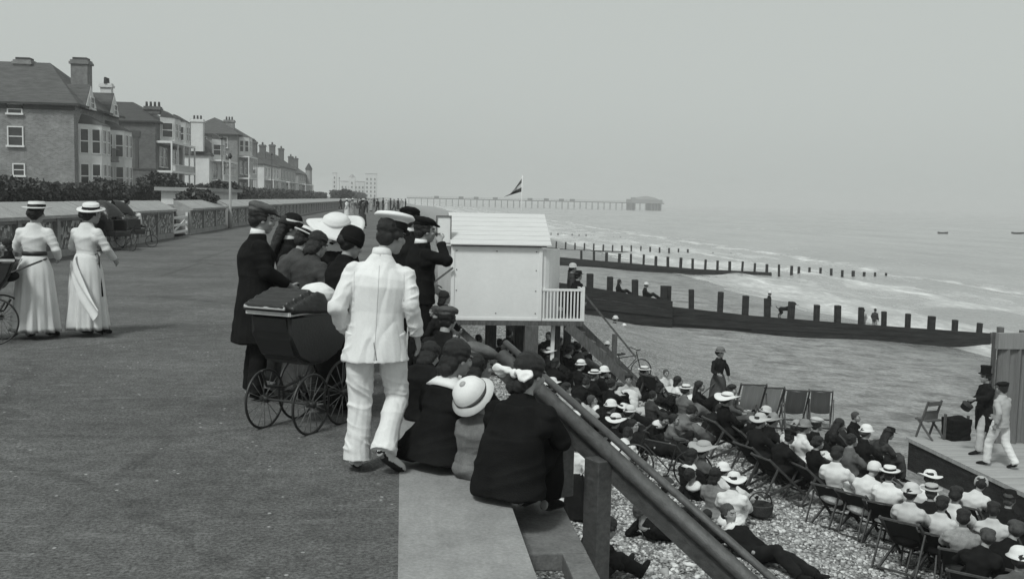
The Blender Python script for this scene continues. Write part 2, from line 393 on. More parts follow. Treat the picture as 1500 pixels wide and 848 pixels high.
def add_head(o, J, hair='short', hcol='d', hat=None, hv=.7, band=None, hero=True, hs=1.0, hrot=(0, 0, 0), hoff=(0, 0, 0)):
    M = head_M(J); rot = Euler((J['pitch'], J['tilt'], J['yaw']))
    if hair: link('hair', cached(('hair', hair, hero), lambda: hair_mesh(hair, .008 if hero else .012)), o, HAIRS[hcol], loc=M.translation, rot=rot)
    if hat:
        Mh = M @ Matrix.Translation(V(hoff)) @ Euler(hrot).to_matrix().to_4x4()
        h = link('hat', cached(('hat', hat), lambda: hat_mesh(hat)), o, cloth(hv), loc=Mh.translation, rot=Mh.to_euler(), scl=hs)
        if band is not None and hat in HATS: link('hat_band', cached(('band', hat), lambda: band_mesh(hat)), h, cloth(band))
        return h
def hero(label, cat, loc, rz, J, parts, scl=1.0, group=None, curl=.5, inward=None, **hd):
    """parts: (name, builder(bm), grey) garments of one person"""
    o = link('person', body_mesh(J, True, curl=curl, inward=inward), loc=loc, rot=(0, 0, rz), scl=scl); tag(o, label, cat, group)
    for nm, fn, v in parts:
        r = fn(J)
        if isinstance(r, bmesh.types.BMesh): r = fuse(r, .0065, 6, 1, 1, nm, crisp=True) if v in (.76, .74) else fuse(r, .0085, 7, .0068 if nm in ('jacket', 'trousers') else .0085, 6.5, nm)
        link(nm, r, o, cloth(v) if not isinstance(v, bpy.types.Material) else v)
    add_head(o, J, **hd)
    return o
def G(fn, **k):
    def f(J):
        bm = bmesh.new(); fn(bm, J, **k); return bm
    return f
def jacket(v, **k): return ('jacket', G(torso, **k), v)
def trousers(v, **k): return ('trousers', G(legs, **k), v)
def shoes(v=.03): return [('shoe', lambda J: shoe_mesh(J, 0), cloth(v)), ('shoe', lambda J: shoe_mesh(J, 1), cloth(v))]
def collar(v=.75, wide=False): return ('collar', lambda J: collar_mesh(J, wide), v)

# crowd: small figures out of shared meshes, each with its own clothes
POSES = {
    'sit': sit(), 'bend': sit(che=(0, .12, .40), nek=(0, .24, .55), hed=(0, .34, .64), el=(.24, .25, .3), wr=(.12, .42, .2), pitch=-.5),
    'knees': sit(kn=(.11, .36, .47), an=(.11, .46, .08), toe=(.13, .6, .03), wr=(.08, .42, .36), el=(.25, .18, .38)),
    'recline': pose((0, 0, .13), (0, -.32, .26), (0, -.46, .38), (0, -.5, .53), ((-.3, -.5, .12), (.24, -.2, .22)), ((-.3, -.25, .06), (.18, .08, .2)), ((-.08, .42, .17), (.12, .38, .3)), ((-.08, .82, .08), (.12, .72, .08)), ((-.1, .95, .1), (.12, .86, .1)), pitch=.1),
    'chair': chair(), 'chairlean': chair(che=(.05, .02, .74), nek=(.08, .1, .92), hed=(.1, .18, 1.04), el=(.27, .2, .66), pitch=-.25, yaw=.3),
    'stand': stand(), 'stick': stand(el=(.27, .05, 1.15), wr=((-.28, .1, .95), (.34, .3, 1.1))), 'walk': stand(kn=((-.1, .16, .5), (.1, -.06, .5)), an=((-.1, .2, .085), (.1, -.3, .13)), toe=((-.12, .36, .03), (.12, -.15, .04)), el=((-.25, -.12, 1.15), (.25, .1, 1.15)), wr=((-.25, -.05, .9), (.25, .3, .98))),
}
def small_person(p, rz, ps, label, top=.03, bot=None, dress=False, hat=None, hv=.7, band=None, hair='short', hcol='d', scl=1.0, group=None, white_collar=False, sleeves=None, hs=1.0):
    J = POSES[ps]
    o = link('person', cached(('body', ps), lambda: body_mesh(J, False)), loc=p, rot=(0, 0, rz), scl=scl); tag(o, label, 'person', group)
    def gm(kind):
        def f():
            bm = bmesh.new()
            if kind == 'jacket': torso(bm, J, 1.0)
            elif kind == 'blouse': torso(bm, J, 1.0, woman=True)
            elif kind == 'trousers': legs(bm, J)
            elif kind == 'skirt': seat_skirt(bm, J)
            return fuse(bm, .017, 3, .011, 8, kind)
        return f
    if dress:
        link('blouse', cached(('blouse', ps), gm('blouse')), o, cloth(top))
        if ps in ('stand', 'stick', 'walk'): link('skirt', cached(('skirt', ps), lambda: skirt_mesh(1.06, .1, (.135, .11), (.27, .25), seed=3)), o, cloth(bot if bot is not None else top))
        else: link('skirt', cached(('skirt', ps), gm('skirt')), o, cloth(bot if bot is not None else top))
    else:
        link('jacket', cached(('jacket', ps), gm('jacket')), o, cloth(top))
        link('trousers', cached(('trousers', ps), gm('trousers')), o, cloth(bot if bot is not None else .03))
    for i in (0, 1): link('shoe', cached(('shoe', ps, i), lambda: shoe_mesh(J, i, vox=.016)), o, cloth(.03))
    if white_collar: link('collar', cached(('collar', ps), lambda: collar_mesh(J, True)), o, cloth(.75))
    add_head(o, J, hair, hcol, hat, hv, band, False, hs)
    return o
def face(p, q): return math.atan2(-(q[0] - p[0]), q[1] - p[1])
# ------------------------------------------------------------------ ground materials
def node_mat(name, build):
    m = bpy.data.materials.new(name); m.use_nodes = True; nt = m.node_tree; b = nt.nodes['Principled BSDF']; build(nt, b); return m
def N(nt, t, **k):
    n = nt.nodes.new(t)
    for a, v in k.items():
        if a in n.inputs.keys() if hasattr(n.inputs, 'keys') else False: n.inputs[a].default_value = v
        else: setattr(n, a, v)
    return n
def ramp(nt, src, stops):
    c = nt.nodes.new('ShaderNodeValToRGB'); el = c.color_ramp.elements
    while len(el) < len(stops): el.new(0.5)
    for e, (p, v) in zip(el, stops): e.position = p; e.color = (v, v, v, 1)
    nt.links.new(src, c.inputs['Fac']); return c.outputs['Color']
def mixc(nt, a, b, f, mode='MIX'):
    mx = nt.nodes.new('ShaderNodeMix'); mx.data_type = 'RGBA'; mx.blend_type = mode
    for s, i in ((f, 0), (a, 6), (b, 7)):
        if hasattr(s, 'links') or hasattr(s, 'is_linked'): nt.links.new(s, mx.inputs[i])
        elif i == 0: mx.inputs[0].default_value = s
        else: mx.inputs[i].default_value = (s, s, s, 1)
    return mx.outputs[2]
def coords(nt, scale=(1, 1, 1)):
    tc = nt.nodes.new('ShaderNodeTexCoord'); mp = nt.nodes.new('ShaderNodeMapping'); mp.inputs['Scale'].default_value = scale
    nt.links.new(tc.outputs['Object'], mp.inputs['Vector']); return mp.outputs['Vector']
def noi(nt, co, scale, detail=6, rough=.6):
    n = nt.nodes.new('ShaderNodeTexNoise'); n.inputs['Scale'].default_value = scale; n.inputs['Detail'].default_value = detail; n.inputs['Roughness'].default_value = rough
    nt.links.new(co, n.inputs['Vector']); return n.outputs['Fac']
def bump(nt, b, h, s, d=.02):
    bp = nt.nodes.new('ShaderNodeBump'); bp.inputs['Strength'].default_value = s; bp.inputs['Distance'].default_value = d
    nt.links.new(h, bp.inputs['Height']); nt.links.new(bp.outputs['Normal'], b.inputs['Normal'])

def asphalt(nt, b):
    co = coords(nt)
    c = ramp(nt, noi(nt, co, .5, 10, .7), [(.32, .078), (.5, .108), (.68, .142)])
    c = mixc(nt, c, ramp(nt, noi(nt, co, 7, 8, .8), [(.35, .68), (.65, 1.28)]), .9, 'MULTIPLY')
    c = mixc(nt, c, ramp(nt, noi(nt, co, 42, 5, .85), [(.38, .35), (.62, 1.65)]), .9, 'MULTIPLY')
    # pale scuffs and trodden grit
    sc = mixc(nt, ramp(nt, noi(nt, coords(nt, (.8, 3.2, 1)), 1.7, 9, .75), [(.56, 0), (.66, 1)]), ramp(nt, noi(nt, co, 16, 6, .85), [(.42, 0), (.6, 1)]), 1, 'MULTIPLY')
    c = mixc(nt, c, .24, mixc(nt, sc, .75, 1, 'MULTIPLY'))
    v = nt.nodes.new('ShaderNodeTexVoronoi'); v.inputs['Scale'].default_value = 9; nt.links.new(co, v.inputs['Vector'])
    sp = mixc(nt, ramp(nt, v.outputs['Distance'], [(.07, 1), (.12, 0)]), ramp(nt, noi(nt, co, 2), [(.48, 0), (.56, 1)]), 1, 'MULTIPLY')
    c = mixc(nt, c, .4, sp)
    cv = nt.nodes.new('ShaderNodeTexVoronoi'); cv.feature = 'DISTANCE_TO_EDGE'; cv.inputs['Scale'].default_value = .3
    nt.links.new(mixc(nt, co, noi(nt, co, 1.5, 8, .7), .35), cv.inputs['Vector'])
    c = mixc(nt, c, ramp(nt, cv.outputs['Distance'], [(.004, .55), (.014, 1)]), .45, 'MULTIPLY')
    nt.links.new(c, b.inputs['Base Color']); b.inputs['Roughness'].default_value = .9; b.inputs['Specular IOR Level'].default_value = .15
    bump(nt, b, noi(nt, co, 40, 6, .8), .7, .015)
def concrete(nt, b):
    co = coords(nt)
    c = ramp(nt, noi(nt, co, 1.6, 8, .7), [(.25, .17), (.5, .25), (.75, .32)])
    c = mixc(nt, c, ramp(nt, noi(nt, co, 45, 4, .75), [(.3, .72), (.7, 1.15)]), .9, 'MULTIPLY')
    c = mixc(nt, c, ramp(nt, noi(nt, coords(nt, (1, .25, 1)), 6, 5, .7), [(.3, .8), (.6, 1.05)]), .8, 'MULTIPLY')
    nt.links.new(c, b.inputs['Base Color']); b.inputs['Roughness'].default_value = .85
    bump(nt, b, noi(nt, co, 30, 6, .7), .35, .012)
def shingle(nt, b):
    co = coords(nt)
    v = nt.nodes.new('ShaderNodeTexVoronoi'); v.inputs['Scale'].default_value = 16; v.inputs['Randomness'].default_value = 1; nt.links.new(co, v.inputs['Vector'])
    sx = nt.nodes.new('ShaderNodeSeparateColor'); nt.links.new(v.outputs['Color'], sx.inputs[0])
    c = ramp(nt, sx.outputs[0], [(0, .14), (.35, .26), (.7, .42), (1, .65)])
    c = mixc(nt, c, ramp(nt, v.outputs['Distance'], [(.3, 1), (.75, .25)]), .85, 'MULTIPLY')
    big = ramp(nt, noi(nt, coords(nt, (1, .5, 1)), .45, 7, .65), [(.3, .72), (.7, 1.15)])
    c = mixc(nt, c, big, 1, 'MULTIPLY')
    # sand lower down, wet by the water
    xyz = nt.nodes.new('ShaderNodeSeparateXYZ'); nt.links.new(coords(nt), xyz.inputs[0])
    ad = nt.nodes.new('ShaderNodeMath'); ad.operation = 'MULTIPLY_ADD'; ad.inputs[1].default_value = 8; nt.links.new(noi(nt, co, .25, 5), ad.inputs[0]); nt.links.new(xyz.outputs['X'], ad.inputs[2])
    mr = nt.nodes.new('ShaderNodeMapRange'); mr.inputs['From Min'].default_value = 9; mr.inputs['From Max'].default_value = 19; nt.links.new(ad.outputs[0], mr.inputs['Value'])
    sand = ramp(nt, noi(nt, coords(nt, (.8, 1.1, 1)), .9, 9, .72), [(.36, .13), (.5, .265), (.66, .36)])
    sand = mixc(nt, sand, ramp(nt, noi(nt, co, 5, 8, .85), [(.36, .5), (.62, 1.22)]), 1, 'MULTIPLY')
    c = mixc(nt, c, sand, mr.outputs[0])
    m2 = nt.nodes.new('ShaderNodeMapRange'); m2.inputs['From Min'].default_value = 25; m2.inputs['From Max'].default_value = 31; nt.links.new(ad.outputs[0], m2.inputs['Value'])
    c = mixc(nt, c, mixc(nt, c, .75, 1, 'MULTIPLY'), m2.outputs[0])
    nt.links.new(c, b.inputs['Base Color'])
    nt.links.new(ramp(nt, m2.outputs[0], [(0, .9), (1, .25)]), b.inputs['Roughness'])
    fp = nt.nodes.new('ShaderNodeTexVoronoi'); fp.feature = 'SMOOTH_F1'; fp.inputs['Scale'].default_value = 1.9; nt.links.new(mixc(nt, co, noi(nt, co, 2, 5), .3), fp.inputs['Vector'])
    bump(nt, b, mixc(nt, v.outputs['Distance'], mixc(nt, noi(nt, co, 4, 8, .8), fp.outputs['Distance'], .4), mr.outputs[0]), .8, .12)
def seawater(nt, b):
    co = coords(nt)
    b.inputs['Base Color'].default_value = (.16, .16, .16, 1); b.inputs['Roughness'].default_value = .22; b.inputs['Specular IOR Level'].default_value = .5
    xyz = nt.nodes.new('ShaderNodeSeparateXYZ'); nt.links.new(co, xyz.inputs[0])
    near = nt.nodes.new('ShaderNodeMapRange'); near.inputs['From Min'].default_value = 75; near.inputs['From Max'].default_value = 27; near.inputs['To Min'].default_value = -.16; near.inputs['To Max'].default_value = .10
    nt.links.new(xyz.outputs['X'], near.inputs['Value'])
    f = nt.nodes.new('ShaderNodeMath'); f.operation = 'ADD'; nt.links.new(near.outputs[0], f.inputs[0]); nt.links.new(noi(nt, coords(nt, (1, .28, 1)), .22, 8, .68), f.inputs[1])
    foam = ramp(nt, f.outputs[0], [(.5, 0), (.66, .75)])
    def mth(op, a, b_):
        m_ = nt.nodes.new('ShaderNodeMath'); m_.operation = op
        for i_, s_ in ((0, a), (1, b_)):
            if hasattr(s_, 'is_linked'): nt.links.new(s_, m_.inputs[i_])
            else: m_.inputs[i_].default_value = s_
        return m_.outputs[0]
    wob_ = mth('MULTIPLY', noi(nt, coords(nt, (.3, 1, 1)), .05, 4, .6), 14.0)
    for x_, w_ in ((26.5, 1.1), (33.5, 1.6), (43, 1.4), (55, 1.2)):
        ln = mth('ABSOLUTE', mth('SUBTRACT', mth('ADD', xyz.outputs['X'], wob_), x_ + 7), 0.0)
        ln = mixc(nt, ramp(nt, mth('DIVIDE', ln, w_ * 2), [(.1, .95), (.6, 0)]), ramp(nt, noi(nt, coords(nt, (1, .25, 1)), .35, 7, .7), [(.42, 0), (.56, 1)]), 1, 'MULTIPLY')
        foam = mixc(nt, foam, ln, 1, 'LIGHTEN')
    foam = mixc(nt, foam, ramp(nt, noi(nt, coords(nt, (1, .4, 1)), 2.5, 6, .7), [(.35, .25), (.6, 1)]), 1, 'MULTIPLY')
    base = ramp(nt, noi(nt, coords(nt, (1, .3, 1)), .08, 8, .7), [(.3, .25), (.7, .38)])
    nt.links.new(mixc(nt, base, .8, foam), b.inputs['Base Color'])
    nt.links.new(ramp(nt, foam, [(0, .25), (1, .8)]), b.inputs['Roughness'])
    h = mixc(nt, noi(nt, coords(nt, (1, .3, 1)), .9, 8, .65), noi(nt, coords(nt, (1, .5, 1)), 5, 4), .25)
    bump(nt, b, h, .9, .5)
def flint(nt, b):
    co = coords(nt)
    v = nt.nodes.new('ShaderNodeTexVoronoi'); v.inputs['Scale'].default_value = 9; nt.links.new(mixc(nt, co, noi(nt, co, 4), .12), v.inputs['Vector'])
    sx = nt.nodes.new('ShaderNodeSeparateColor'); nt.links.new(v.outputs['Color'], sx.inputs[0])
    c = ramp(nt, sx.outputs[0], [(0, .05), (.4, .12), (.6, .3), (1, .5)])
    c = mixc(nt, c, ramp(nt, noi(nt, co, 2.4, 6), [(.3, .6), (.7, 1.2)]), 1, 'MULTIPLY')
    nt.links.new(c, b.inputs['Base Color']); b.inputs['Roughness'].default_value = .8
    bump(nt, b, v.outputs['Distance'], .6, .05)
def brick(v, amp=.25, w=.45, name='brick'):
    def f(nt, b):
        br = nt.nodes.new('ShaderNodeTexBrick'); br.inputs['Scale'].default_value = 1; br.inputs['Brick Width'].default_value = .24; br.inputs['Row Height'].default_value = .08; br.inputs['Mortar Size'].default_value = .008
        for i, k in (('Color1', v * (1 - amp)), ('Color2', v * (1 + amp)), ('Mortar', min(.7, v * 1.5))): br.inputs[i].default_value = (k, k, k, 1)
        tc = nt.nodes.new('ShaderNodeTexCoord'); sp = nt.nodes.new('ShaderNodeSeparateXYZ'); nt.links.new(tc.outputs['Object'], sp.inputs[0])
        ad = nt.nodes.new('ShaderNodeMath'); ad.operation = 'ADD'; nt.links.new(sp.outputs[0], ad.inputs[0]); nt.links.new(sp.outputs[1], ad.inputs[1])
        cb = nt.nodes.new('ShaderNodeCombineXYZ'); nt.links.new(ad.outputs[0], cb.inputs[0]); nt.links.new(sp.outputs[2], cb.inputs[1]); nt.links.new(cb.outputs[0], br.inputs['Vector'])
        c = mixc(nt, br.outputs['Color'], ramp(nt, noi(nt, coords(nt), .9, 7, .7), [(.3, .7), (.7, 1.2)]), 1, 'MULTIPLY')
        nt.links.new(c, b.inputs['Base Color']); b.inputs['Roughness'].default_value = .9
    return node_mat(name, f)
def leafy(v):
    def f(nt, b):
        at_ = nt.nodes.new('ShaderNodeObjectInfo')
        c = ramp(nt, noi(nt, coords(nt), 2.5, 5), [(.3, v * .5), (.7, v * 1.7)])
        nt.links.new(c, b.inputs['Base Color']); b.inputs['Roughness'].default_value = .6
    return node_mat('foliage', f)
ASPH = node_mat('asphalt', asphalt); CONC = node_mat('concrete', concrete); SHIN = node_mat('shingle', shingle); SEA = node_mat('sea_water', seawater); FLINT = node_mat('flint_panel', flint)
BRICK = brick(.185); BRICKD = brick(.10, name='dark_brick'); ROOF = mat('roof_tiles', .095, .85, .35, 1.2, .4, 14, .2, (1, 1, 6), .35); ROOFD = mat('dark_slates', .05, .7, .35, 1.5, .3, 14, .3, (1, 1, 6), .3)
RENDER = mat('pale_render', .62, .85, .12, .8, 0, None, .2, None, .12); STUCCO = mat('grey_render', .3, .85, .15, .8, 0, None, .2, None, .12); LEAF = leafy(.05); LEAFD = leafy(.03)
DIRT = mat('verge_earth', .2, .95, .35, .4, .3, 8, .1, None, .4); CANVASW = mat('canvas', .55, .9, .1, 3, .1, 40, .1)

# ------------------------------------------------------------------ the ground, sea and shore
def sheet(name, xs, ys, zf, m, kind='structure', smooth=True):
    xs, ys = np.array(xs), np.array(ys); X, Y = np.meshgrid(xs, ys); Z = zf(X, Y)
    nx, ny = len(xs), len(ys); co = np.stack([X, Y, Z], -1).reshape(-1, 3).astype(np.float32)
    i = np.arange(nx - 1)[None, :] + (np.arange(ny - 1) * nx)[:, None]; q = np.stack([i, i + 1, i + 1 + nx, i + nx], -1).reshape(-1, 4).astype(np.int32)
    me = bpy.data.meshes.new(name); me.vertices.add(len(co)); me.vertices.foreach_set('co', co.ravel())
    me.loops.add(q.size); me.loops.foreach_set('vertex_index', q.ravel()); me.polygons.add(len(q)); me.polygons.foreach_set('loop_start', np.arange(0, q.size, 4, dtype=np.int32))
    me.update(calc_edges=True); me.validate()
    if smooth: me.polygons.foreach_set('use_smooth', [True] * len(q))
    o = link(name, me, None, m); o['kind'] = kind; return o
def geo(a, b, s, g=1.12):
    out = [a]
    while out[-1] < b: out.append(out[-1] + s); s *= g
    return out
flat = lambda z: (lambda X, Y: X * 0 + z)
sheet('promenade', [-9.5, -6, -3, 0.0], geo(-6, 700, 4), flat(0), ASPH)
bm = bmesh.new(); box(bm, (0.0, -6, -.16), (.68, 700, .004), None); o = obj('promenade_kerb', bm, CONC); o['kind'] = 'structure'
sheet('verge', [-900, -300, -100, -40, -22, -10.2], geo(-8, 1200, 6), flat(1.22), DIRT)
bxs = geo(.3, 34, .35, 1.0) + geo(35, 95, 2, 1.3); bys = geo(3, 60, .4, 1.0) + geo(61, 900, 2, 1.12)
bz = np.vectorize(beach_z)
def bshape(X, Y): return bz(X) + .06 * np.sin(X * .7 + 1.3 * np.sin(Y * .31)) * np.sin(Y * .43 + 1 + .8 * np.sin(X * .37)) + (.025 * np.sin(X * 3.1 - Y * 1.7) + .02 * np.sin(X * 5 + Y * 4.1)) * np.clip((14 - X) / 4, 0, 1) + .35 * np.exp(-((Y - 80) / 60) ** 2) * 0
sheet('beach', bxs, bys, bshape, SHIN)
sxs = [-5800, -800, -100, 10, 20] + geo(22, 80, .55, 1.0) + geo(81, 5000, 1, 1.14); sys_ = [-200, -60, 0, 20] + geo(30, 130, .8, 1.0) + geo(131, 8000, 1.4, 1.09)
def swell(X, Y):
    k = np.clip((X - 24) / 10, 0, 1) * np.exp(-np.maximum(X - 40, 0) / 300)
    ph = X * .8 + .9 * np.sin(Y * .045) + .6 * np.sin(Y * .11 + X * .03)
    br = .30 * np.exp(-((X - 34 - 2.5 * np.sin(Y * .06)) / 1.0) ** 2) * (.5 + .5 * np.sin(Y * .21 + 1)) + .34 * np.exp(-((X - 43 - 3 * np.sin(Y * .04 + 2)) / 1.3) ** 2) * (.5 + .5 * np.sin(Y * .13))
    return -5.32 + k * (.10 * np.sin(ph) + .05 * np.sin(X * 1.9 + Y * .6) + .04 * np.sin(X * .7 - Y * .9)) + br
sheet('sea', sxs, sys_, swell, SEA)

# loose stones on the near shingle: one uncountable mass
def pebbles(n=90000):
    t = (1 + 5 ** .5) / 2
    iv = np.array([(-1, t, 0), (1, t, 0), (-1, -t, 0), (1, -t, 0), (0, -1, t), (0, 1, t), (0, -1, -t), (0, 1, -t), (t, 0, -1), (t, 0, 1), (-t, 0, -1), (-t, 0, 1)]) / 1.9
    fi = np.array([(0, 11, 5), (0, 5, 1), (0, 1, 7), (0, 7, 10), (0, 10, 11), (1, 5, 9), (5, 11, 4), (11, 10, 2), (10, 7, 6), (7, 1, 8), (3, 9, 4), (3, 4, 2), (3, 2, 6), (3, 6, 8), (3, 8, 9), (4, 9, 5), (2, 4, 11), (6, 2, 10), (8, 6, 7), (9, 8, 1)])
    y = 9 + 19 * RNG.random(n) ** 1.1; x = .8 + RNG.random(n) * np.minimum(9.5, .62 * y - .6)
    s = RNG.lognormal(-3.85, .33, n)[:, None] * np.stack([RNG.uniform(.8, 1.5, n), RNG.uniform(.7, 1.2, n), RNG.uniform(.45, .8, n)], 1)
    a = RNG.uniform(0, 6.28, n); c, sn = np.cos(a), np.sin(a)
    L = iv[None] * s[:, None, :] * (1 + .18 * RNG.standard_normal((n, 12, 1)))
    X = L[..., 0] * c[:, None] - L[..., 1] * sn[:, None] + x[:, None]; Y = L[..., 0] * sn[:, None] + L[..., 1] * c[:, None] + y[:, None]
    Z = L[..., 2] + (bshape(x, y) + s[:, 2] * .35)[:, None]
    co = np.stack([X, Y, Z], -1).reshape(-1, 3).astype(np.float32); f = (fi[None] + (np.arange(n) * 12)[:, None, None]).reshape(-1, 3).astype(np.int32)
    me = bpy.data.meshes.new('pebbles'); me.vertices.add(len(co)); me.vertices.foreach_set('co', co.ravel())
    me.loops.add(f.size); me.loops.foreach_set('vertex_index', f.ravel()); me.polygons.add(len(f)); me.polygons.foreach_set('loop_start', np.arange(0, f.size, 3, dtype=np.int32))
    me.update(calc_edges=True); me.polygons.foreach_set('use_smooth', [True] * len(f))
    g = np.clip(RNG.lognormal(-1.2, .55, n), .06, .62); col = np.repeat(g, 12)
    at_ = me.attributes.new('stone', 'FLOAT', 'POINT'); at_.data.foreach_set('value', col.astype(np.float32))
    def f_(nt, b):
        a_ = nt.nodes.new('ShaderNodeAttribute'); a_.attribute_name = 'stone'; nt.links.new(a_.outputs['Fac'], b.inputs['Base Color']); b.inputs['Roughness'].default_value = .75
    o = link('pebbles', me, None, node_mat('stones', f_)); o['kind'] = 'stuff'; o['label'] = 'loose pale and dark stones of the shingle beach below the steps'; o['category'] = 'pebbles'
pebbles()

# sea wall under the kerb
t = thing('sea_wall', 'pale concrete sea wall under the promenade edge above the shingle', 'sea wall', (.34, 0, -4))
bm = bmesh.new(); box(bm, (-.30, -6, -.6), (.30, 700, 3.835)); obj('wall_face', bm, CONC, t)

# ------------------------------------------------------------------ promenade wall, flint panels under sloped coping
def prom_wall(y0, y1, label, bay=3.0):
    t = thing('promenade_wall', label, 'wall', (-9.5, y0, 0)); n = max(1, round((y1 - y0) / bay)); w = (y1 - y0) / n
    def sh(nm, f):
        bm = bmesh.new(); f(bm); return mesh_of(bm, nm)
    core = sh('wall_core', lambda b: box(b, (-.62, 0, 0), (-.06, y1 - y0, 1.08)))
    link('wall_core', core, t, STUCCO)
    pan = sh('panel', lambda b: box(b, (-.06, .2, .22), (-.02, w - .2, .98)))
    pil = sh('pilaster', lambda b: (box(b, (-.06, -.13, 0), (.05, .13, 1.08)), box(b, (-.06, .13, 0), (.03, w - .13, .20)), box(b, (-.06, .13, 1.0), (.02, w - .13, 1.08))))
    def cop(b):
        prism(b, [(.12, 1.083), (.12, 1.17), (-.62, 1.52), (-.72, 1.52), (-.72, 1.083)], .02, w - .02)
    cpm = sh('coping', cop)
    nmax = min(n, 99)
    for i in range(n):
        link('panel', pan, t, FLINT, loc=(0, i * w, 0)); link('pilaster', pil, t, CONC, loc=(0, i * w, 0)); link('coping_stone', cpm, t, mat('coping', .36, .85, .2, 2, .3, 20, .2, None, .3), loc=(0, i * w, random.uniform(-.008, .008)))
prom_wall(12, 44.2, 'long flint panelled promenade wall with pale sloped coping behind the women in white')
prom_wall(47.4, 57, 'short stretch of flint panelled wall between the gate and the pale lamp post')
prom_wall(58, 200, 'flint panelled promenade wall running away past the lamp post to the far crowd')
g = thing('gate', 'low pale barred gate in the gap of the promenade wall', 'gate', (-9.6, 44.3, 0))
for y_ in (0, 2.88): bm = bmesh.new(); box(bm, (-.05, y_, 0), (.05, y_ + .12, 1.0)); obj('gate_post', bm, RENDER, g)
bm = bmesh.new(); [box(bm, (-.03, .12, z), (.03, 2.88, z + .1)) for z in (.12, .42, .74)]; bar(bm, (0, .14, .2), (0, 2.86, .72), .04, .07); obj('gate_rails', bm, RENDER, g)

# ------------------------------------------------------------------ steps, handrail
st = thing('beach_steps', 'concrete and timber steps dropping from the promenade edge to the shingle', 'steps', (.7, 6.0, 0))
def prt(nm, f, m, par):
    bm = bmesh.new(); f(bm); return obj(nm, bm, m, par)
prt('tread', lambda b: (box(b, (-.018, -.25, -.30), (.40, .95, -.19), None, .01), box(b, (.25, -2.6, -.30), (.40, -.252, -.192), None, .01)), mat('step_stone', .17, .85, .3, 4, .3, 30, .2, None, .3), st)
for k in range(1, 9): prt('tread', lambda b: box(b, (.402 + (k - 1) * .34, -2.6, -.19 - .24 * k - .07), (.402 + k * .34, -.45, -.19 - .24 * k), None, .008), TIMBER, st)
prt('tread', lambda b: box(b, (-.018, -2.6, -.62), (.245, .3, -.55)), TARRED, st)  # lower tread in near-black, its colour standing in for the shade in the notch
prt('stringer', lambda b: bar(b, (.36, -.36, -.4), (3.5, -.36, -2.6), .07, .26), TARRED, st)
prt('stringer', lambda b: bar(b, (.36, -2.68, -.4), (3.5, -2.68, -2.6), .07, .26), TARRED, st)
A, B = at(736, 521, 7.6), at(1215, 956, 4.7)
hr = thing('handrail', 'thick dark timber double handrail slanting down beside the beach steps', 'handrail', A)
def rail(p, q, r0, r1, nm, m, off):
    bm = bmesh.new(); tube(bm, [V((0, 0, 0)) + off, (q - p) * .5 + off, q - p + off], [r0, r0, r1], 20, V((0, 0, 1))); return link(nm, mesh_of(bm, nm, True), hr, m)
RAILM = mat('worn_dark_timber', .075, .5, .4, 3, .25, 22, .45, (9, .8, 9), .2)
rail(A, B, (.05, .05), (.04, .042), 'main_rail', RAILM, V((0, 0, 0)))
rail(A, B, (.024, .026), (.02, .022), 'upper_rail', RAILM, V((.03, .08, .088)))
prt('rail_board', lambda b: bar(b, V((.01, .02, -.115)), B - A + V((.01, .02, -.105)), .05, .12), RAILM, hr)
for px, t_, w, b_ in ((826, .24, .13, -.19), (876, .43, .155, -2.6)):
    p = A.lerp(B, t_); k = (px - unproj(p)[0]) * p.y / F
    Mz = Matrix.Translation((p.x - A.x + k, p.y - A.y + .02, 0)) @ Matrix.Rotation(math.atan2(B.y - A.y, B.x - A.x), 4, 'Z')
    prt('post', lambda b: box(b, (-w / 2, -.05, b_ - A.z), (w / 2, .06, p.z - A.z - .035), Mz, .006), RAILM, hr)

# ------------------------------------------------------------------ groynes
def groyne(label, D, tops, bottom, posts, pw, m=TARRED, nplank=5, thick=.12):
    pts = [at(px, py, D) for px, py in tops]; t = thing('groyne', label, 'groyne', (pts[0].x, D, bottom))
    def planks(b):
        for p, q in zip(pts, pts[1:]):
            for i in range(nplank):
                f0, f1 = i / nplank, (i + 1) / nplank; j = .05 * (i % 2) + random.uniform(0, .05)
                vs = []
                for y in (-thick / 2 - j, thick / 2):
                    for (s, f) in ((p, f0), (q, f0), (q, f1), (p, f1)): vs.append(b.verts.new((s.x - pts[0].x, y, (s.z - bottom) * (f + (.002 if f == f0 else -.003)))))
                for f in ((0, 1, 2, 3), (7, 6, 5, 4), (0, 4, 5, 1), (1, 5, 6, 2), (2, 6, 7, 3), (3, 7, 4, 0)): b.faces.new([vs[k] for k in f])
    prt('planking', planks, m, t)
    for px, py in posts[:99]:
        p = at(px, py + random.uniform(-1.6, 1.6) * 51 / D, D); h = p.z - bottom; w = pw * random.uniform(.8, 1.2)
        bm = bmesh.new(); box(bm, (-w / 2, -w * .6, 0), (w / 2, w * .6, h), Matrix.Rotation(random.uniform(-.035, .035), 4, 'Y'), w * .12)
        obj('post', bm, m, t, loc=(p.x - pts[0].x, .16, 0))
    return t
groyne('nearest dark groyne with thick timber posts crossing the beach behind the crowd', 51, [(800, 411), (862, 420), (985, 441)], -5.2, [(835, 395), (866, 400), (895, 405), (934, 411), (975, 418)], .34)
groyne('long low seaward groyne stretch with many spaced posts past the bathers', 51.2, [(975, 448), (1100, 462), (1250, 474), (1450, 488)], -5.6, [(981, 420), (1017, 424), (1057, 428), (1094, 432), (1128, 437), (1160, 441), (1199, 446), (1231, 449), (1265, 452), (1299, 457), (1333, 461), (1367, 465), (1402, 470), (1437, 474)], .26)
groyne('pale weathered outer end of the nearest groyne at the water', 51.4, [(1451, 487), (1500, 492), (1560, 497)], -5.7, [(1469, 478), (1500, 484), (1535, 489)], .26, TIMBER)
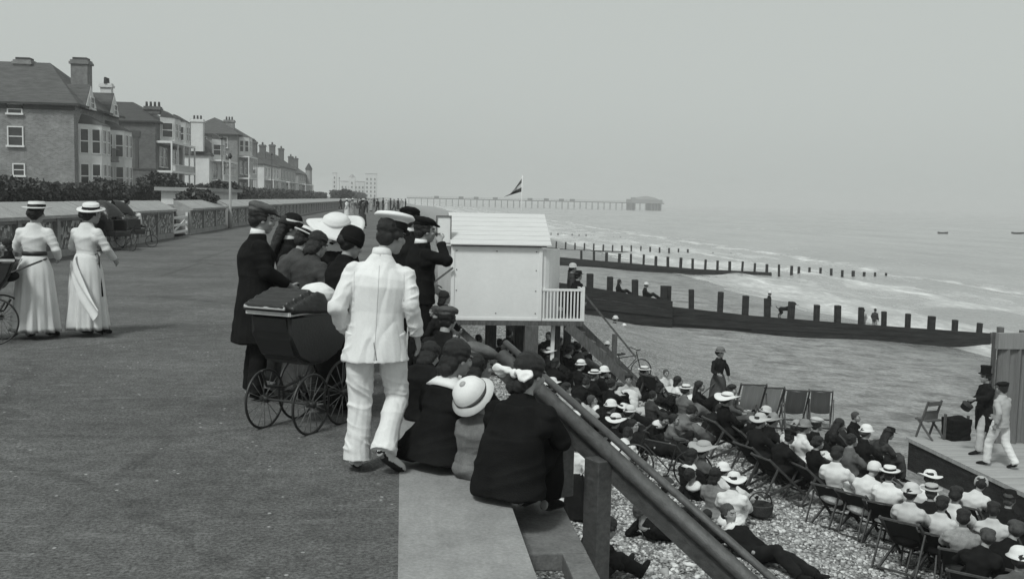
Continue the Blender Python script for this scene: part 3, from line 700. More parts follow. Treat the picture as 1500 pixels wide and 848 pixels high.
ps = [(853 + 18.1 * i, 367 + 1.28 * i) for i in range(18)] + [(1171 + 16 * i, 390 + 1.3 * i) for i in range(9)]
groyne('second groyne out in the surf with tall square posts', 103, [(800, 375), (857, 380), (1020, 394), (1130, 399)], -5.5, ps, .22)
groyne('third groyne of short posts standing in the shallow sea', 147, [(800, 362), (830, 365), (975, 371)], -5.5, [(815 + 13.8 * i, 354 + .75 * i) for i in range(15)] + [(1045 + 13 * i, 370 + .6 * i) for i in range(7)], .2)
groyne('farthest groyne, a thin line of tiny posts', 214, [(795, 344), (806, 345), (860, 348.5)], -5.5, [(797 + 10.3 * i, 340.5 + .5 * i) for i in range(7)] + [(868 + 10.3 * i, 345.5 + .4 * i) for i in range(5)], .2)

# ------------------------------------------------------------------ white hut on piles
H = thing('bathing_hut', 'big white boarded hut on piles above the beach with a railed landing', 'beach hut', (1.32, 27, -3.4))
def hp(nm, f, m=WHITEP): 
    bm = bmesh.new(); f(bm); return obj(nm, bm, m, H)
CLAP = mat('white_clapboard', .55, .6, .05, 1.0, .2, 7, .3, (.12, .12, 1.2), .08)
VBOARD = mat('white_boarding', .5, .65, .2, 3, .4, 9, .3, (1, 1, .1), .1)
hp('front_wall', lambda b: box(b, (0, 0, 2.1), (2.37, .06, 4.02)))
hp('nail_heads', lambda b: [ball(b, (x, -.004, z), .016, None, 8, 6) for x in (.12, 1.18, 2.24) for z in (2.25, 2.85, 3.4, 3.9) if not (x == 1.18 and z in (2.85, 3.4))], IRON)
0 and hp('panel_joint', lambda b: (box(b, (.785, -.006, 2.13), (.80, -.001, 4.0)), box(b, (1.575, -.006, 2.13), (1.59, -.001, 4.0))), mat('joint', .5))
hp('corner_trim', lambda b: (box(b, (-.03, -.025, 2.06), (.06, .0, 4.0)), box(b, (2.31, -.025, 2.06), (2.40, 0, 4.0)), box(b, (.06, -.02, 2.06), (2.31, 0, 2.13))))
hp('side_wall', lambda b: (box(b, (0, .06, 2.1), (.06, 6, 4.02)), box(b, (2.31, .06, 2.1), (2.37, 6, 4.02)), box(b, (.06, 5.94, 2.1), (2.31, 6, 4.02))), VBOARD)
def roofm(b):
    for i in range(7):
        f0, f1 = i / 7, (i + 1) / 7
        y0, y1, z0, z1 = -.12 + 1.5 * f0, -.12 + 1.5 * f1, 4.06 + .80 * f0, 4.06 + .80 * f1
        prism_pts = [(-.06, y0 - .012, z0 + .026), (2.62, y0 - .012, z0 + .026), (2.62, y1, z1 + .02), (-.06, y1, z1 + .02), (-.06, y0 - .012, z0), (2.62, y0 - .012, z0), (2.62, y1, z1 - .03), (-.06, y1, z1 - .03)]
        vs = [b.verts.new(p) for p in prism_pts]
        for f in ((0, 1, 2, 3), (7, 6, 5, 4), (0, 4, 5, 1), (1, 5, 6, 2), (2, 6, 7, 3), (3, 7, 4, 0)): b.faces.new([vs[k] for k in f])
    vs = [b.verts.new(p) for p in ((-.06, 1.39, 4.87), (2.62, 1.39, 4.87), (2.62, 6.1, 4.0), (-.06, 6.1, 4.0))]; b.faces.new(vs)
    for x in (.0, 2.5): 
        vs = [b.verts.new(p) for p in ((x, 0, 4.02), (x, 1.38, 4.8), (x, 6, 4.0))]; b.faces.new(vs)
hp('roof', roofm, CLAP)
hp('eaves_shade_strip', lambda b: box(b, (-.04, -.06, 4.022), (2.5, .0, 4.05)), TIMBER)  # dark strip under the white eaves, drawing their shadow line in colour
hp('lean_to', lambda b: (box(b, (-.36, .25, 2.25), (-.002, 1.6, 4.0)), ), VBOARD)
w_ = hp('shutter', lambda b: box(b, (-.42, .1, 4.09), (-.05, .14, 4.78)))
bm = bmesh.new(); [box(bm, a, c) for a, c in (((-.44, .07, 4.06), (-.03, .1, 4.09)), ((-.44, .07, 4.78), (-.03, .1, 4.81)), ((-.44, .07, 4.09), (-.41, .1, 4.78)), ((-.06, .07, 4.09), (-.03, .1, 4.78)))]; obj('shutter_frame', bm, mat('grey_paint', .12), w_)
hp('gangway_rail', lambda b: bar(b, (-.62, -.1, 2.95), (.02, -.1, 3.45), .04, .05), TIMBER)
hp('screen', lambda b: [bar(b, (2.40 + .6 * i / 6, .05 + .9 * (i / 6) ** 2, 3.0), (2.40 + .6 * (i + 1) / 6, .05 + .9 * ((i + 1) / 6) ** 2, 3.0), .03, 1.9) for i in range(6)])
hp('deck', lambda b: (box(b, (-.1, -.06, 1.93), (3.55, 2.2, 2.058)), box(b, (2.42, 2.2, 1.93), (3.55, 2.6, 2.058))), TIMBER)
for i in range(12): hp('baluster', lambda b: box(b, (2.45 + i * .092, .0, 2.12), (2.485 + i * .092, .035, 2.86)))
hp('balcony_rail', lambda b: (box(b, (2.42, -.012, 2.86), (3.56, .05, 2.92)), box(b, (2.42, -.012, 2.06), (3.56, .05, 2.12)), box(b, (3.5, -.015, 2.06), (3.57, .06, 2.98)), box(b, (3.51, .06, 2.86), (3.56, 2.4, 2.92))))
for x, y, w in ((2.15, .1, .36), (.1, .2, .3), (1.2, 1.6, .3), (2.95, .6, .14), (3.4, 1.7, .2), (.1, 3, .3), (2.2, 3, .3), (.1, 5.6, .3), (2.2, 5.6, .3)):
    hp('pile', lambda b: box(b, (x - w / 2, y - w / 2, -.3), (x + w / 2, y + w / 2, 1.93), None, .02), TIMBER)
hp('brace', lambda b: bar(b, (.2, .22, 1.8), (2.0, .22, .2), .12, .18), TIMBER)
hp('pale_strut', lambda b: bar(b, (2.75, .3, .1), (2.78, .3, 1.9), .1, .1), WHITEP)
hp('stair_stringer', lambda b: (bar(b, (3.1, -.12, 1.95), (5.1, -.3, .2), .09, .26), bar(b, (3.45, .8, 1.95), (5.4, .8, .1), .09, .26)), TIMBER)
for i in range(6): hp('stair_tread', lambda b: box(b, (3.3 + i * .3, -.1, 1.72 - i * .27), (3.6 + i * .3, .74, 1.77 - i * .27)), TIMBER)
hp('stair_handrail', lambda b: (bar(b, (3.55, .02, 2.8), (5.0, -.1, 1.1), .05, .05), box(b, (4.35, -.12, .2), (4.47, 0, 1.72))), TIMBER)
fl = thing('flag', 'striped flag hanging from a thin pole above the white hut', 'flag', (3.36, 29.0, at(757, 290, 29).z)); fl.scale = (1.05, 1, 1.0)
fz = at(757, 262, 29).z - at(757, 291, 29).z
bm = bmesh.new(); tube(bm, [(0, 0, -.7), (0, 0, fz + .08)], [.014, .009], 8); obj('flagpole', bm, WHITEP, fl, True)
for k, v in enumerate((.10, .55, .06)):
    bm = bmesh.new(); cols = []
    for i in range(7):
        u = i / 6; x = -.50 * u; zt = fz * (1.0 - .78 * u); zb = fz * (.32 - .30 * u)
        y = .05 * math.sin(u * 5)
        z0 = zt + (zb - zt) * k / 3; z1 = zt + (zb - zt) * (k + 1) / 3
        x0 = x * (.55 + .45 * k / 3); x1 = x * (.55 + .45 * (k + 1) / 3)
        cols.append((bm.verts.new((x0, y, z0)), bm.verts.new((x1, y + .01, z1)), bm.verts.new((x0, y + .012, z0)), bm.verts.new((x1, y + .022, z1))))
    for a, c in zip(cols, cols[1:]): bm.faces.new((a[0], c[0], c[1], a[1])); bm.faces.new((a[2], a[3], c[3], c[2]))
    obj('flag_stripe', bm, cloth(v), fl)

# ------------------------------------------------------------------ stage
SG = thing('stage', 'low timber stage on the shingle with dark skirting boards', 'stage', (12.1, 16.7, -4.35))
prt('stage_deck', lambda b: box(b, (0, -8, .66), (6, 6.35, .75)), mat('stage_boards', .36, .8, .25, 1.2, .3, 12, .2, (.4, 7, 1), .25), SG)
prt('stage_skirt', lambda b: (box(b, (.04, -7.9, -.3), (.1, 6.3, .655)), box(b, (.1, 6.2, -.3), (5.9, 6.3, .655))), TARRED, SG)
BK = thing('canvas_booth', 'tall grey canvas booth standing at the back of the stage', 'booth', ground(1452, 649, -3.6))
CV = mat('grey_canvas', .17, .9, .22, 2, .5, 12, .1, (6, 6, .3), .2)
def folds_(b):
    n = 60; pr = []
    for i in range(n + 1):
        x = 3.2 * i / n; y = .05 * math.sin(i * 1.1) + .03 * math.sin(i * 2.3)
        pr.append([b.verts.new((x, y - (.03 if k > 1 else 0), (0, 2.25, 2.25, 0)[k])) for k in range(4)])
    for a, c in zip(pr, pr[1:]):
        b.faces.new((a[0], c[0], c[1], a[1])); b.faces.new((a[3], a[2], c[2], c[3])); b.faces.new((a[1], c[1], c[2], a[2]))
prt('curtain', folds_, CV, BK); prt('top_boarding', lambda b: box(b, (-.03, -.09, 2.25), (3.2, .05, 2.62)), mat('booth_boards', .22, .85, .2, 3, .3, 20, .2, (8, 8, .5)), BK)
prt('frame_post', lambda b: (box(b, (-.06, .06, 0), (.0, .14, 2.62)), box(b, (-.05, -.02, 0), (-.02, .06, 2.25))), TIMBER, BK)
# ------------------------------------------------------------------ houses
WFR = mat('window_frames', .62, .6, .05, 3)
def win(par, c, w, h, facing, bars=(1, 2)):
    """window part (frame with sill) with pane as sub-part; facing '-y' or '+x'"""
    M = Matrix.Translation(V(c)) @ (Matrix.Rotation(R(90), 4, 'Z') if facing == '+x' else Matrix.Identity(4))
    bm = bmesh.new(); t = .09
    box(bm, (-w / 2 - t, -.10, -h / 2), (-w / 2, .0, h / 2), M); box(bm, (w / 2, -.10, -h / 2), (w / 2 + t, 0, h / 2), M)
    box(bm, (-w / 2 - t, -.10, h / 2), (w / 2 + t, 0, h / 2 + t), M); box(bm, (-w / 2 - t - .08, -.2, -h / 2 - .14), (w / 2 + t + .08, 0, -h / 2), M)
    for i in range(1, bars[1]): z = -h / 2 + h * i / bars[1]; box(bm, (-w / 2, -.075, z - .035), (w / 2, -.035, z + .035), M)
    for i in range(1, bars[0]): x = -w / 2 + w * i / bars[0]; box(bm, (x - .025, -.074, -h / 2), (x + .025, -.036, h / 2), M)
    f = obj('window', bm, WFR, par); bm = bmesh.new(); box(bm, (-w / 2, -.03, -h / 2), (w / 2, -.004, h / 2), M); obj('pane', bm, GLASS, f); return f
def chimney(par, x, y, w, d, z0, z1, m, pots=3, along='y'):
    bm = bmesh.new(); box(bm, (x - w / 2, y - d / 2, z0), (x + w / 2, y + d / 2, z1 - .35)); box(bm, (x - w / 2 - .12, y - d / 2 - .12, z1 - .35), (x + w / 2 + .12, y + d / 2 + .12, z1 - .15)); box(bm, (x - w / 2 - .04, y - d / 2 - .04, z1 - .15), (x + w / 2 + .04, y + d / 2 + .04, z1))
    c = obj('chimney', bm, m, par)
    for i in range(pots):
        o = (i - (pots - 1) / 2) * .42; bm = bmesh.new(); q = (x + (o if along == 'x' else 0), y + (o if along == 'y' else 0))
        tube(bm, [(q[0], q[1], z1), (q[0], q[1], z1 + .5)], [.14, .11], 10); obj('chimney_pot', bm, ROOFD, c)
def hip(par, x0, x1, y0, y1, ze, zr, m, ov=.35, axis='x', in0=1.0, in1=1.0, name='roof'):
    bm = bmesh.new(); x0 -= ov; x1 += ov; y0 -= ov; y1 += ov
    a = [bm.verts.new(p) for p in ((x0, y0, ze), (x1, y0, ze), (x1, y1, ze), (x0, y1, ze))]
    if axis == 'x': h = (y1 - y0) / 2; r = [bm.verts.new((x0 + h * in0, (y0 + y1) / 2, zr)), bm.verts.new((x1 - h * in1, (y0 + y1) / 2, zr))]; fs = ((a[0], a[1], r[1], r[0]), (a[1], a[2], r[1]), (a[2], a[3], r[0], r[1]), (a[3], a[0], r[0]))
    else: h = (x1 - x0) / 2; r = [bm.verts.new(((x0 + x1) / 2, y0 + h * in0, zr)), bm.verts.new(((x0 + x1) / 2, y1 - h * in1, zr))]; fs = ((a[0], a[1], r[0]), (a[1], a[2], r[1], r[0]), (a[2], a[3], r[1]), (a[3], a[0], r[0], r[1]))
    for f in fs: bm.faces.new(f)
    bm.faces.new(list(reversed(a)))
    o = obj(name, bm, m, par)
    bm = bmesh.new(); [box(bm, p, q) for p, q in (((x0, y0, ze - .16), (x1, y0 + .06, ze - .005)), ((x1 - .06, y0 + .06, ze - .16), (x1, y1, ze - .005)))]; obj('gutter', bm, ROOFD, o); return o
def walls(par, x0, x1, y0, y1, z1, m, z0=0.9, name='wall'):
    bm = bmesh.new(); box(bm, (x0, y0, z0), (x1, y1, z1)); return obj(name, bm, m, par)
def bay(par, xf, y0, y1, proj, z0, z1, m, floors, roof=True, rm=ROOF):
    """a canted bay standing out towards the sea, with windows on each floor"""
    bm = bmesh.new(); poly = [(xf, y0), (xf + proj, y0 + proj * .6), (xf + proj, y1 - proj * .6), (xf, y1)]
    lo = [bm.verts.new((p[0], p[1], z0)) for p in poly]; hi = [bm.verts.new((p[0], p[1], z1)) for p in poly]
    bm.faces.new(lo); bm.faces.new(list(reversed(hi)))
    for i in range(4): j = (i + 1) % 4; bm.faces.new((lo[i], hi[i], hi[j], lo[j]))
    b = obj('bay', bm, m, par)
    ym = (y0 + y1) / 2
    for zc, h in floors:
        f = bmesh.new(); g = bmesh.new()
        for (a, c) in zip(poly, poly[1:]):
            a, c = V((*a, 0)), V((*c, 0)); L = (c - a).length; d = (c - a) / L; nrm = V((d.y, -d.x, 0)); k = 2 if L > 1.6 else 1
            for i in range(k):
                s0, s1 = a + d * (L * (i + .14) / k), a + d * (L * (i + .86) / k); up = V((0, 0, 1))
                q0, q1 = s0 + up * (zc - h / 2) + nrm * .02, s1 + up * (zc - h / 2) + nrm * .02
                vs = [g.verts.new(p) for p in (q0, q1, q1 + up * h, q0 + up * h)]; g.faces.new(vs)
                for (u, w, hh) in ((q0, q1, 0), (q0, q1, h), (q0, q1, h * .5)): bar(f, u + up * hh, w + up * hh, .06, .09)
                for u in (q0, q1): bar(f, u, u + up * h, .08, .08, d)
        fo = obj('bay_window', f, WFR, par); obj('pane', g, GLASS, fo)
    if roof:
        bm = bmesh.new(); vs = [bm.verts.new((p[0] + (.12 if p[0] > xf else 0), p[1], z1 + .003)) for p in poly]; ap = [bm.verts.new((xf, y0 + .8, z1 + .8)), bm.verts.new((xf, y1 - .8, z1 + .8))]
        bm.faces.new((vs[0], vs[1], ap[0])); bm.faces.new((vs[1], vs[2], ap[1], ap[0])); bm.faces.new((vs[2], vs[3], ap[1])); bm.faces.new((vs[3], vs[0], ap[0], ap[1])); bm.faces.new(list(reversed(vs)))
        obj('bay_roof', bm, rm, par)

XF = -25.0
# house 1: big brick house
h = thing('brick_house', 'large brick house with big hipped roof and two squat chimneys, nearest at left', 'house', (0, 0, 0))
E1, R1 = at(100, 152, 82).z, at(70, 92, 88).z
walls(h, -37.5, XF, 82, 94.5, E1, BRICK); hip(h, -37.5, XF, 82, 94.5, E1, R1, ROOF, .45, 'x', .75, .62)
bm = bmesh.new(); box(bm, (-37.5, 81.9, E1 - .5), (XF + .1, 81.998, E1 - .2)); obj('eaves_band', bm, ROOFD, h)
for px, py, w, hh in ((22, 160, .95, .6), (23, 200, 1.0, 1.35), (28, 249, .75, .8)):
    p = at(px, py, 82); win(h, (p.x, 82, p.z), w, hh, '-y')
for px in (36, 119):
    p = at(px, 80, 88.2); chimney(h, p.x, 88.2, 1.3, 1.3, 9, p.z - .5, mat('grey_chimney', .17, .9, .25, 3) if px > 99 else BRICK, 0)
    bm = bmesh.new(); box(bm, (p.x - .55, 87.7, p.z - .5), (p.x + .55, 88.7, p.z - .3)); obj('chimney_cap', bm, ROOFD, h)
bay(h, XF, 83.0, 87.2, 1.5, .9, 7.0, RENDER, [(3.0, 1.9), (5.7, 1.9)]); bay(h, XF, 89.6, 93.8, 1.5, .9, 7.0, RENDER, [(3.0, 1.9), (5.7, 1.9)])
bm = bmesh.new(); box(bm, (XF, 87.2, 4.3), (XF + 1.3, 89.6, 4.42)); [box(bm, (XF + 1.25, 87.25 + i * .3, 4.42), (XF + 1.29, 87.3 + i * .3, 5.3)) for i in range(8)]; box(bm, (XF + 1.2, 87.2, 5.3), (XF + 1.32, 89.6, 5.38)); obj('balcony', bm, IRON, h)
bm = bmesh.new(); box(bm, (XF + .003, 87.7, 1.0), (XF + .06, 89.0, 3.3)); obj('door', bm, mat('dark_doorway', .02), h)
for y0 in (83.4, 90.0):
    bm = bmesh.new(); prism(bm, [(0, 8.2), (3.2, 8.2), (1.6, 10.2)], -2.5, .4, Matrix(((0, 1, 0, XF), (1, 0, 0, y0), (0, 0, 1, 0), (0, 0, 0, 1)))); d = obj('dormer', bm, ROOF, h)
    bm = bmesh.new(); prism(bm, [(.1, 8.25), (3.1, 8.25), (1.6, 10.1)], .402, .44, Matrix(((0, 1, 0, XF), (1, 0, 0, y0), (0, 0, 1, 0), (0, 0, 0, 1)))); obj('dormer_front', bm, RENDER, h)
    win(h, (XF + .44, y0 + 1.6, 8.75), .9, .8, '+x')
chimney(h, XF - .8, 93.8, .9, .7, 9, 11.2, RENDER, 3)
# house 2: dark flank
h = thing('dark_brick_house', 'dark brick house with blank recessed flank and hipped roof behind the big brick one', 'house')
E2, R2 = at(240, 180, 110).z, at(214, 150, 114).z
walls(h, -35, XF, 108, 121, E2, BRICKD); hip(h, -35, XF, 108, 121, E2, R2, ROOFD, .3, 'x', .62, .6)
p = at(224, 165, 112); chimney(h, p.x, 112, 1.6, 1.0, 10, p.z + .6, BRICKD, 4, 'x')
bm = bmesh.new(); box(bm, (-35, 107.93, 4.1), (XF, 107.998, 4.25)); box(bm, (-29.3, 107.93, 4.25), (-29.0, 107.998, 7.4)); box(bm, (-27.0, 107.93, 4.25), (-26.7, 107.998, 7.4)); box(bm, (-29.5, 107.92, 7.4), (-26.5, 107.998, 8.0)); obj('flank_band', bm, mat('dark_render', .07), h)
def white_front(h, y0, y1, zt, n=2, floors=2):
    """white painted bays and open galleries on a sea front"""
    bm = bmesh.new(); fl = zt / floors
    for k in range(floors + 1):
        z = 1.0 + (zt - 1.0) * k / floors; box(bm, (XF, y0, z - .12), (XF + 1.6, y1, z + .1))
        if k < floors:
            for i in range(n * 2 + 1): y = y0 + .08 + (y1 - y0 - .16) * i / (n * 2); box(bm, (XF + 1.45, y - .08, z + .1), (XF + 1.6, y + .08, z + (zt - 1) / floors - .12))
            box(bm, (XF + 1.5, y0 + .2, z + .72), (XF + 1.56, y1 - .2, z + .8))
            m = int((y1 - y0) / .22); [box(bm, (XF + 1.51, y0 + .2 + j * .22, z + .1), (XF + 1.55, y0 + .26 + j * .22, z + .72)) for j in range(m)]
    obj('gallery', bm, WFR, h)
    for k in range(floors):
        zc = 1.0 + (zt - 1) * (k + .5) / floors
        for i in range(n): win(h, (XF, y0 + (y1 - y0) * (i + .5) / n, zc), (y1 - y0) / n * .5, 1.9, '+x', (2, 2))
white_front(h, 108.2, 120, 7.0)
bay(h, XF, 110, 114.5, 1.3, 7.1, 9.6, RENDER, [(8.3, 1.5)], True, ROOFD); bay(h, XF, 115.5, 119.5, 1.3, 7.1, 9.6, RENDER, [(8.3, 1.5)], True, ROOFD)
# house 3: white flank, tall pale chimney
h = thing('white_flank_house', 'house with plain white lower flank, dark roof and tall pale chimney breast', 'house')
walls(h, -33.5, XF, 137, 151, 6.9, RENDER); hip(h, -33.5, XF, 137, 151, 6.9, at(300, 184, 144).z, ROOFD, .25, 'x', .25, .55)
p = at(289, 175, 136.8); p0 = at(289, 222, 136.8); chimney(h, p.x, 137.0, 1.5, 1.0, p0.z, p.z, RENDER, 3, 'x')
p = at(325, 196, 146); chimney(h, -29, 149, 1.6, .9, 9.5, p.z + 1.6, BRICKD, 4, 'x')
white_front(h, 138, 150, 6.2)
bay(h, XF, 139, 143, 1.2, 6.3, 9.0, RENDER, [(7.6, 1.4)], True, ROOFD)
# house 4: tall with pyramid roof
h = thing('tall_house', 'tall brick house under a shallow pyramid roof with white bays and balconies', 'house')
E4 = at(345, 197, 160).z
walls(h, -33, XF, 160, 176, E4, BRICK); hip(h, -33, XF, 160, 176, E4, at(340, 176, 168).z, ROOF, .5, 'y', .9, .9)
p = at(336, 178, 164); chimney(h, p.x, 164, 1.5, 1.0, 11, p.z + .2, BRICK, 3, 'x')
white_front(h, 161, 170, 7.6); bay(h, XF, 161.5, 166.5, 1.4, 7.8, 10.6, RENDER, [(9.2, 1.7)]); 
for y in (171.5, 174): [win(h, (XF, y, z), 1.0, 1.7, '+x') for z in (3.2, 6.2, 9.2)]
for x in (-27.0, -30.0): [win(h, (x, 160, z), .9, 1.5, '-y') for z in (4, 7, 9.6)]
# terraces farther off
for nm, lab, y0, y1, ze, zr, wm, rm, ch in (
        ('gabled_house', 'pale two storey seafront house with veranda beyond the tall one', 190, 212, 7.4, 10.2, RENDER, ROOF, (195, 207)),
        ('terrace_house', 'grey seafront terrace house with two dark chimneys, mid distance', 216, 245, 7.8, 11.0, STUCCO, ROOFD, (222, 238)),
        ('terrace_house', 'small far terrace house at the end of the row by the turret', 252, 276, 7.2, 10.0, STUCCO, ROOF, (258, 270))):
    h = thing(nm, lab, 'house'); walls(h, -33, XF, y0, y1, ze, wm); hip(h, -33, XF, y0, y1, ze, zr, rm, .3, 'y', .4, .4)
    for c in ch: chimney(h, -27.5, c, 1.1, 1.6, ze, zr + 1.4, BRICKD, 3)
    white_front(h, y0 + 1, y1 - 1, 4.6, 4, 1)
    for i in range(5): win(h, (XF, y0 + (y1 - y0) * (i + .5) / 5, 6.0), 1.3, 1.6, '+x')
    for x in (-27, -30.5): win(h, (x, y0, 5.6), .9, 1.4, '-y')
h = thing('turret', 'slim dark turret with pointed cap at the end of the house row', 'turret', (-24.2, 270, 0))
bm = bmesh.new(); tube(bm, [(0, 0, .9), (0, 0, 8.6)], [.9, .8], 12); obj('turret_wall', bm, STUCCO, h); bm = bmesh.new(); tube(bm, [(0, 0, 8.6), (0, 0, 9.2), (0, 0, 10.2)], [1.0, .7, .12], 12); obj('turret_roof', bm, ROOFD, h)
# hazy town
for nm, lab, pxs, D, top in (('tower_block', 'square hazy tower at the seaward end of the far town', (535, 552), 760, 255), ('hotel', 'long low hazy building left of the far tower', (499, 534), 780, 266), ('church_tower', 'thin hazy tower left of the long far building', (487, 493), 740, 254), ('far_house', 'small hazy gabled house with pointed top before the far tower', (511, 520), 765, 260)):
    a, b = at(pxs[0], top, D), at(pxs[1], top, D); h = thing(nm, lab, 'building', ((a.x + b.x) / 2, D, .9)); w = (b.x - a.x) / 2; zt = a.z - .9
    bm = bmesh.new(); box(bm, (-w, 0, -1), (w, w * 2 + 3, zt)); obj('wall', bm, RENDER, h)
    bm = bmesh.new(); box(bm, (-w - .15, -.15, zt), (w + .15, w * 2 + 3.15, zt + .4)) if nm != 'far_house' else tube(bm, [(0, w, zt), (0, w, zt + 2.6)], [w * 1.2, .1], 4); obj('roof', bm, STUCCO, h)
    for i in range(max(1, int(w / 1.2))):
        for k in range(max(1, int(zt / 3.2))): win(h, (-w + (i + .5) * 2 * w / max(1, int(w / 1.2)), 0, 2 + k * 3), 1.0, 1.5, '-y', (1, 1))

# ------------------------------------------------------------------ hedges and bushes: leaf-sized faces through the volume
def leaves(name, label, fn, n, size, m, loc, cat='hedge', core=None, group=None):
    P = np.array([fn() for _ in range(n)]); T = RNG.normal(size=(n, 3)); T /= np.linalg.norm(T, axis=1)[:, None]
    U = np.cross(T, RNG.normal(size=(n, 3))); U /= np.linalg.norm(U, axis=1)[:, None]; s = size * RNG.uniform(.6, 1.4, (n, 1))
    co = np.stack([P + T * s, P + U * s * .5, P - T * s * .8, P - U * s * .5], 1).reshape(-1, 3)
    me = bpy.data.meshes.new('foliage'); me.from_pydata(co.tolist(), [], [(4 * i, 4 * i + 1, 4 * i + 2, 4 * i + 3) for i in range(n)]); me.update()
    t = thing(name, label, cat, loc, 0, group); link('foliage', me, t, m)
    bm = bmesh.new(); (core or (lambda b: tube(b, [(0, 0, -.3), (0, 0, .8)], [.08, .04], 8)))(bm); obj('stems', bm, TIMBER, t)
def hedge_fn(y0, y1, w, hgt):
    def f():
        y = random.uniform(0, y1 - y0); hh = hgt * (.86 + .22 * noise.noise(V((y * .28, 3, 1))) + .08 * noise.noise(V((y * 1.3, 8, 1))))
        x = random.uniform(-w / 2, w / 2); z = random.random() ** .7 * hh
        return (x, y, z)
    return f
def hcore(L, w, hgt): return lambda b: [tube(b, [(random.uniform(-.2, .2), y, -.3), (random.uniform(-.3, .3), y, hgt * .7)], [.05, .03], 6) for y in np.arange(.3, L, .8)]
leaves('hedge', 'long dark hedge along the road before the brick houses', hedge_fn(46, 92, 1.4, 1.15), 16000, .17, LEAFD, (-19.8, 46, 1.2), 'hedge', hcore(46, 1, .9))
leaves('hedge', 'hedge running along the fronts of the farther houses', hedge_fn(96, 260, 1.5, 1.6), 12000, .3, LEAFD, (-19.5, 96, 1.2), 'hedge', hcore(164, 1, 1.3))
leaves('hedge', 'far dark belt of shrubs below the hazy town', hedge_fn(280, 470, 3, 2.6), 6000, .6, LEAFD, (-18, 280, 1.0), 'hedge', hcore(190, 1, 2))
def blob_fn(r):
    def f():
        d = V((random.gauss(0, 1), random.gauss(0, 1), random.gauss(0, 1))).normalized(); k = (.55 + .45 * random.random()) * (1 + .35 * noise.noise(d * 2.2))
        return (d.x * r[0] * k, d.y * r[1] * k, r[2] * .8 + d.z * r[2] * k)
    return f
for px, py, D, r, lab in ((20, 282, 60, (2.2, 2.2, .8), 'dark spreading shrub at the left end of the hedge before the big brick house'), (155, 281, 70, (1.6, 2, .8), 'round dark shrub in front of the white bays of the brick house'),
                          (287, 292, 55, (.95, 1.6, .5), 'low black bush filling the gap above the promenade gate'), (232, 272, 78, (1.6, 1.6, .9), 'grey green shrub between the hedge and the flat roofed shelter'),
                          (325, 283, 72, (1.5, 1.5, .8), 'shrub beside the shelter at the foot of the white flank'), (505, 287, 230, (1.8, 1.8, 1.3), 'round dark bush standing on the far promenade edge')):
    p = at(px, py, D); leaves('shrub', lab, blob_fn(r), 3500, .16 if D < 100 else .4, LEAFD, (p.x, p.y, p.z - r[2] * .8), 'shrub')
s = thing('shelter', 'low pale flat roofed shelter behind the promenade wall', 'shelter', (-14, 58, 1.2))
a, b = at(236, 290, 58), at(312, 290, 70)
walls(s, a.x + 14, a.x + 16.2, 0, 12, .75, RENDER, 0); bm = bmesh.new(); box(bm, (a.x + 13.7, -.3, .75), (a.x + 16.5, 12.3, .95)); obj('roof', bm, STUCCO, s)

# posts along the front
for px, D, top, r, lab in ((337, 56.9, 233, .075, 'tall pale lamp post standing against the promenade wall'), (325, 85, 205, .05, 'thin dark pole before the white flank house'), (398, 120, 228, .06, 'thin pole before the pale veranda house'), (497, 240, 262, .1, 'far pale pole by the town')):
    p = at(px, top, D); z0 = 0 if D < 60 else 1.2; x = p.x
    t = thing('lamp_post', lab, 'post', (x, D, z0)); bm = bmesh.new(); tube(bm, [(0, 0, 0), (0, 0, .9), (0, 0, .95), (0, 0, p.z - z0)], [r * 1.7, r * 1.5, r, r * .7], 10); obj('pole', bm, STUCCO if 'pale' in lab[:16] else IRON, t, True)
    bm = bmesh.new(); bar(bm, (-.3, 0, p.z - z0 - .5), (.3, 0, p.z - z0 - .5), .03, .03); tube(bm, [(0, 0, p.z - z0), (0, 0, p.z - z0 + .12), (0, 0, p.z - z0 + .3)], [.05, .13, .05], 8); obj('lamp_head', bm, IRON, t)

# ------------------------------------------------------------------ pier and boats
PD = 1000; pa, pb = at(596, 290.5, PD), at(972, 297.3, PD); zd = 2.3
PIERM = mat('pier_iron', .06, .7, .2, 1)
t = thing('pier', 'long thin pier on piles in the hazy sea with a domed pavilion at its head', 'pier', (pa.x, PD, zd)); L = pb.x - pa.x
prt('pier_deck', lambda b: box(b, (0, -3, -.9), (L, 3, .0)), PIERM, t)
prt('pier_piles', lambda b: [tube(b, [(x, y, -8), (x, y, -.9)], [.22, .22], 6) for x in np.arange(2, L, 6) for y in (-2, 2)], PIERM, t)
prt('pier_railing', lambda b: [box(b, (0, y, 1.0), (L, y + .15, 1.2)) for y in (-3, 2.85)] + [box(b, (x, -3, 0), (x + .12, -2.85, 1.0)) for x in np.arange(0, L, 3)], PIERM, t)
for px in (639, 675, 697, 725, 776, 800, 822, 838): prt('pier_kiosk', lambda b: (box(b, (at(px, 292, PD).x - pa.x - 2, -1.5, 0), (at(px, 292, PD).x - pa.x + 2.5, 1.5, 2.0)),), PIERM, t)
x0 = at(921, 297, PD).x - pa.x
PV = prt('pavilion', lambda b: (box(b, (x0, -12, -.5), (x0 + 31, 12, 3.2)), tube(b, [(x0 + 17, 0, 3.2), (x0 + 17, 0, 5.2), (x0 + 17, 0, 6.6)], [(14, 10), (9, 7), (1, 1)], 12), box(b, (x0 + 1, -8, 3.2), (x0 + 5, -4, 5))), mat('pavilion_grey', .18), t)
prt('pavilion_piles', lambda b: [box(b, (x0 + x, -11, -8), (x0 + x + 1.4, 11, -.5)) for x in (0, 3, 20, 23, 26, 29)], PIERM, t)
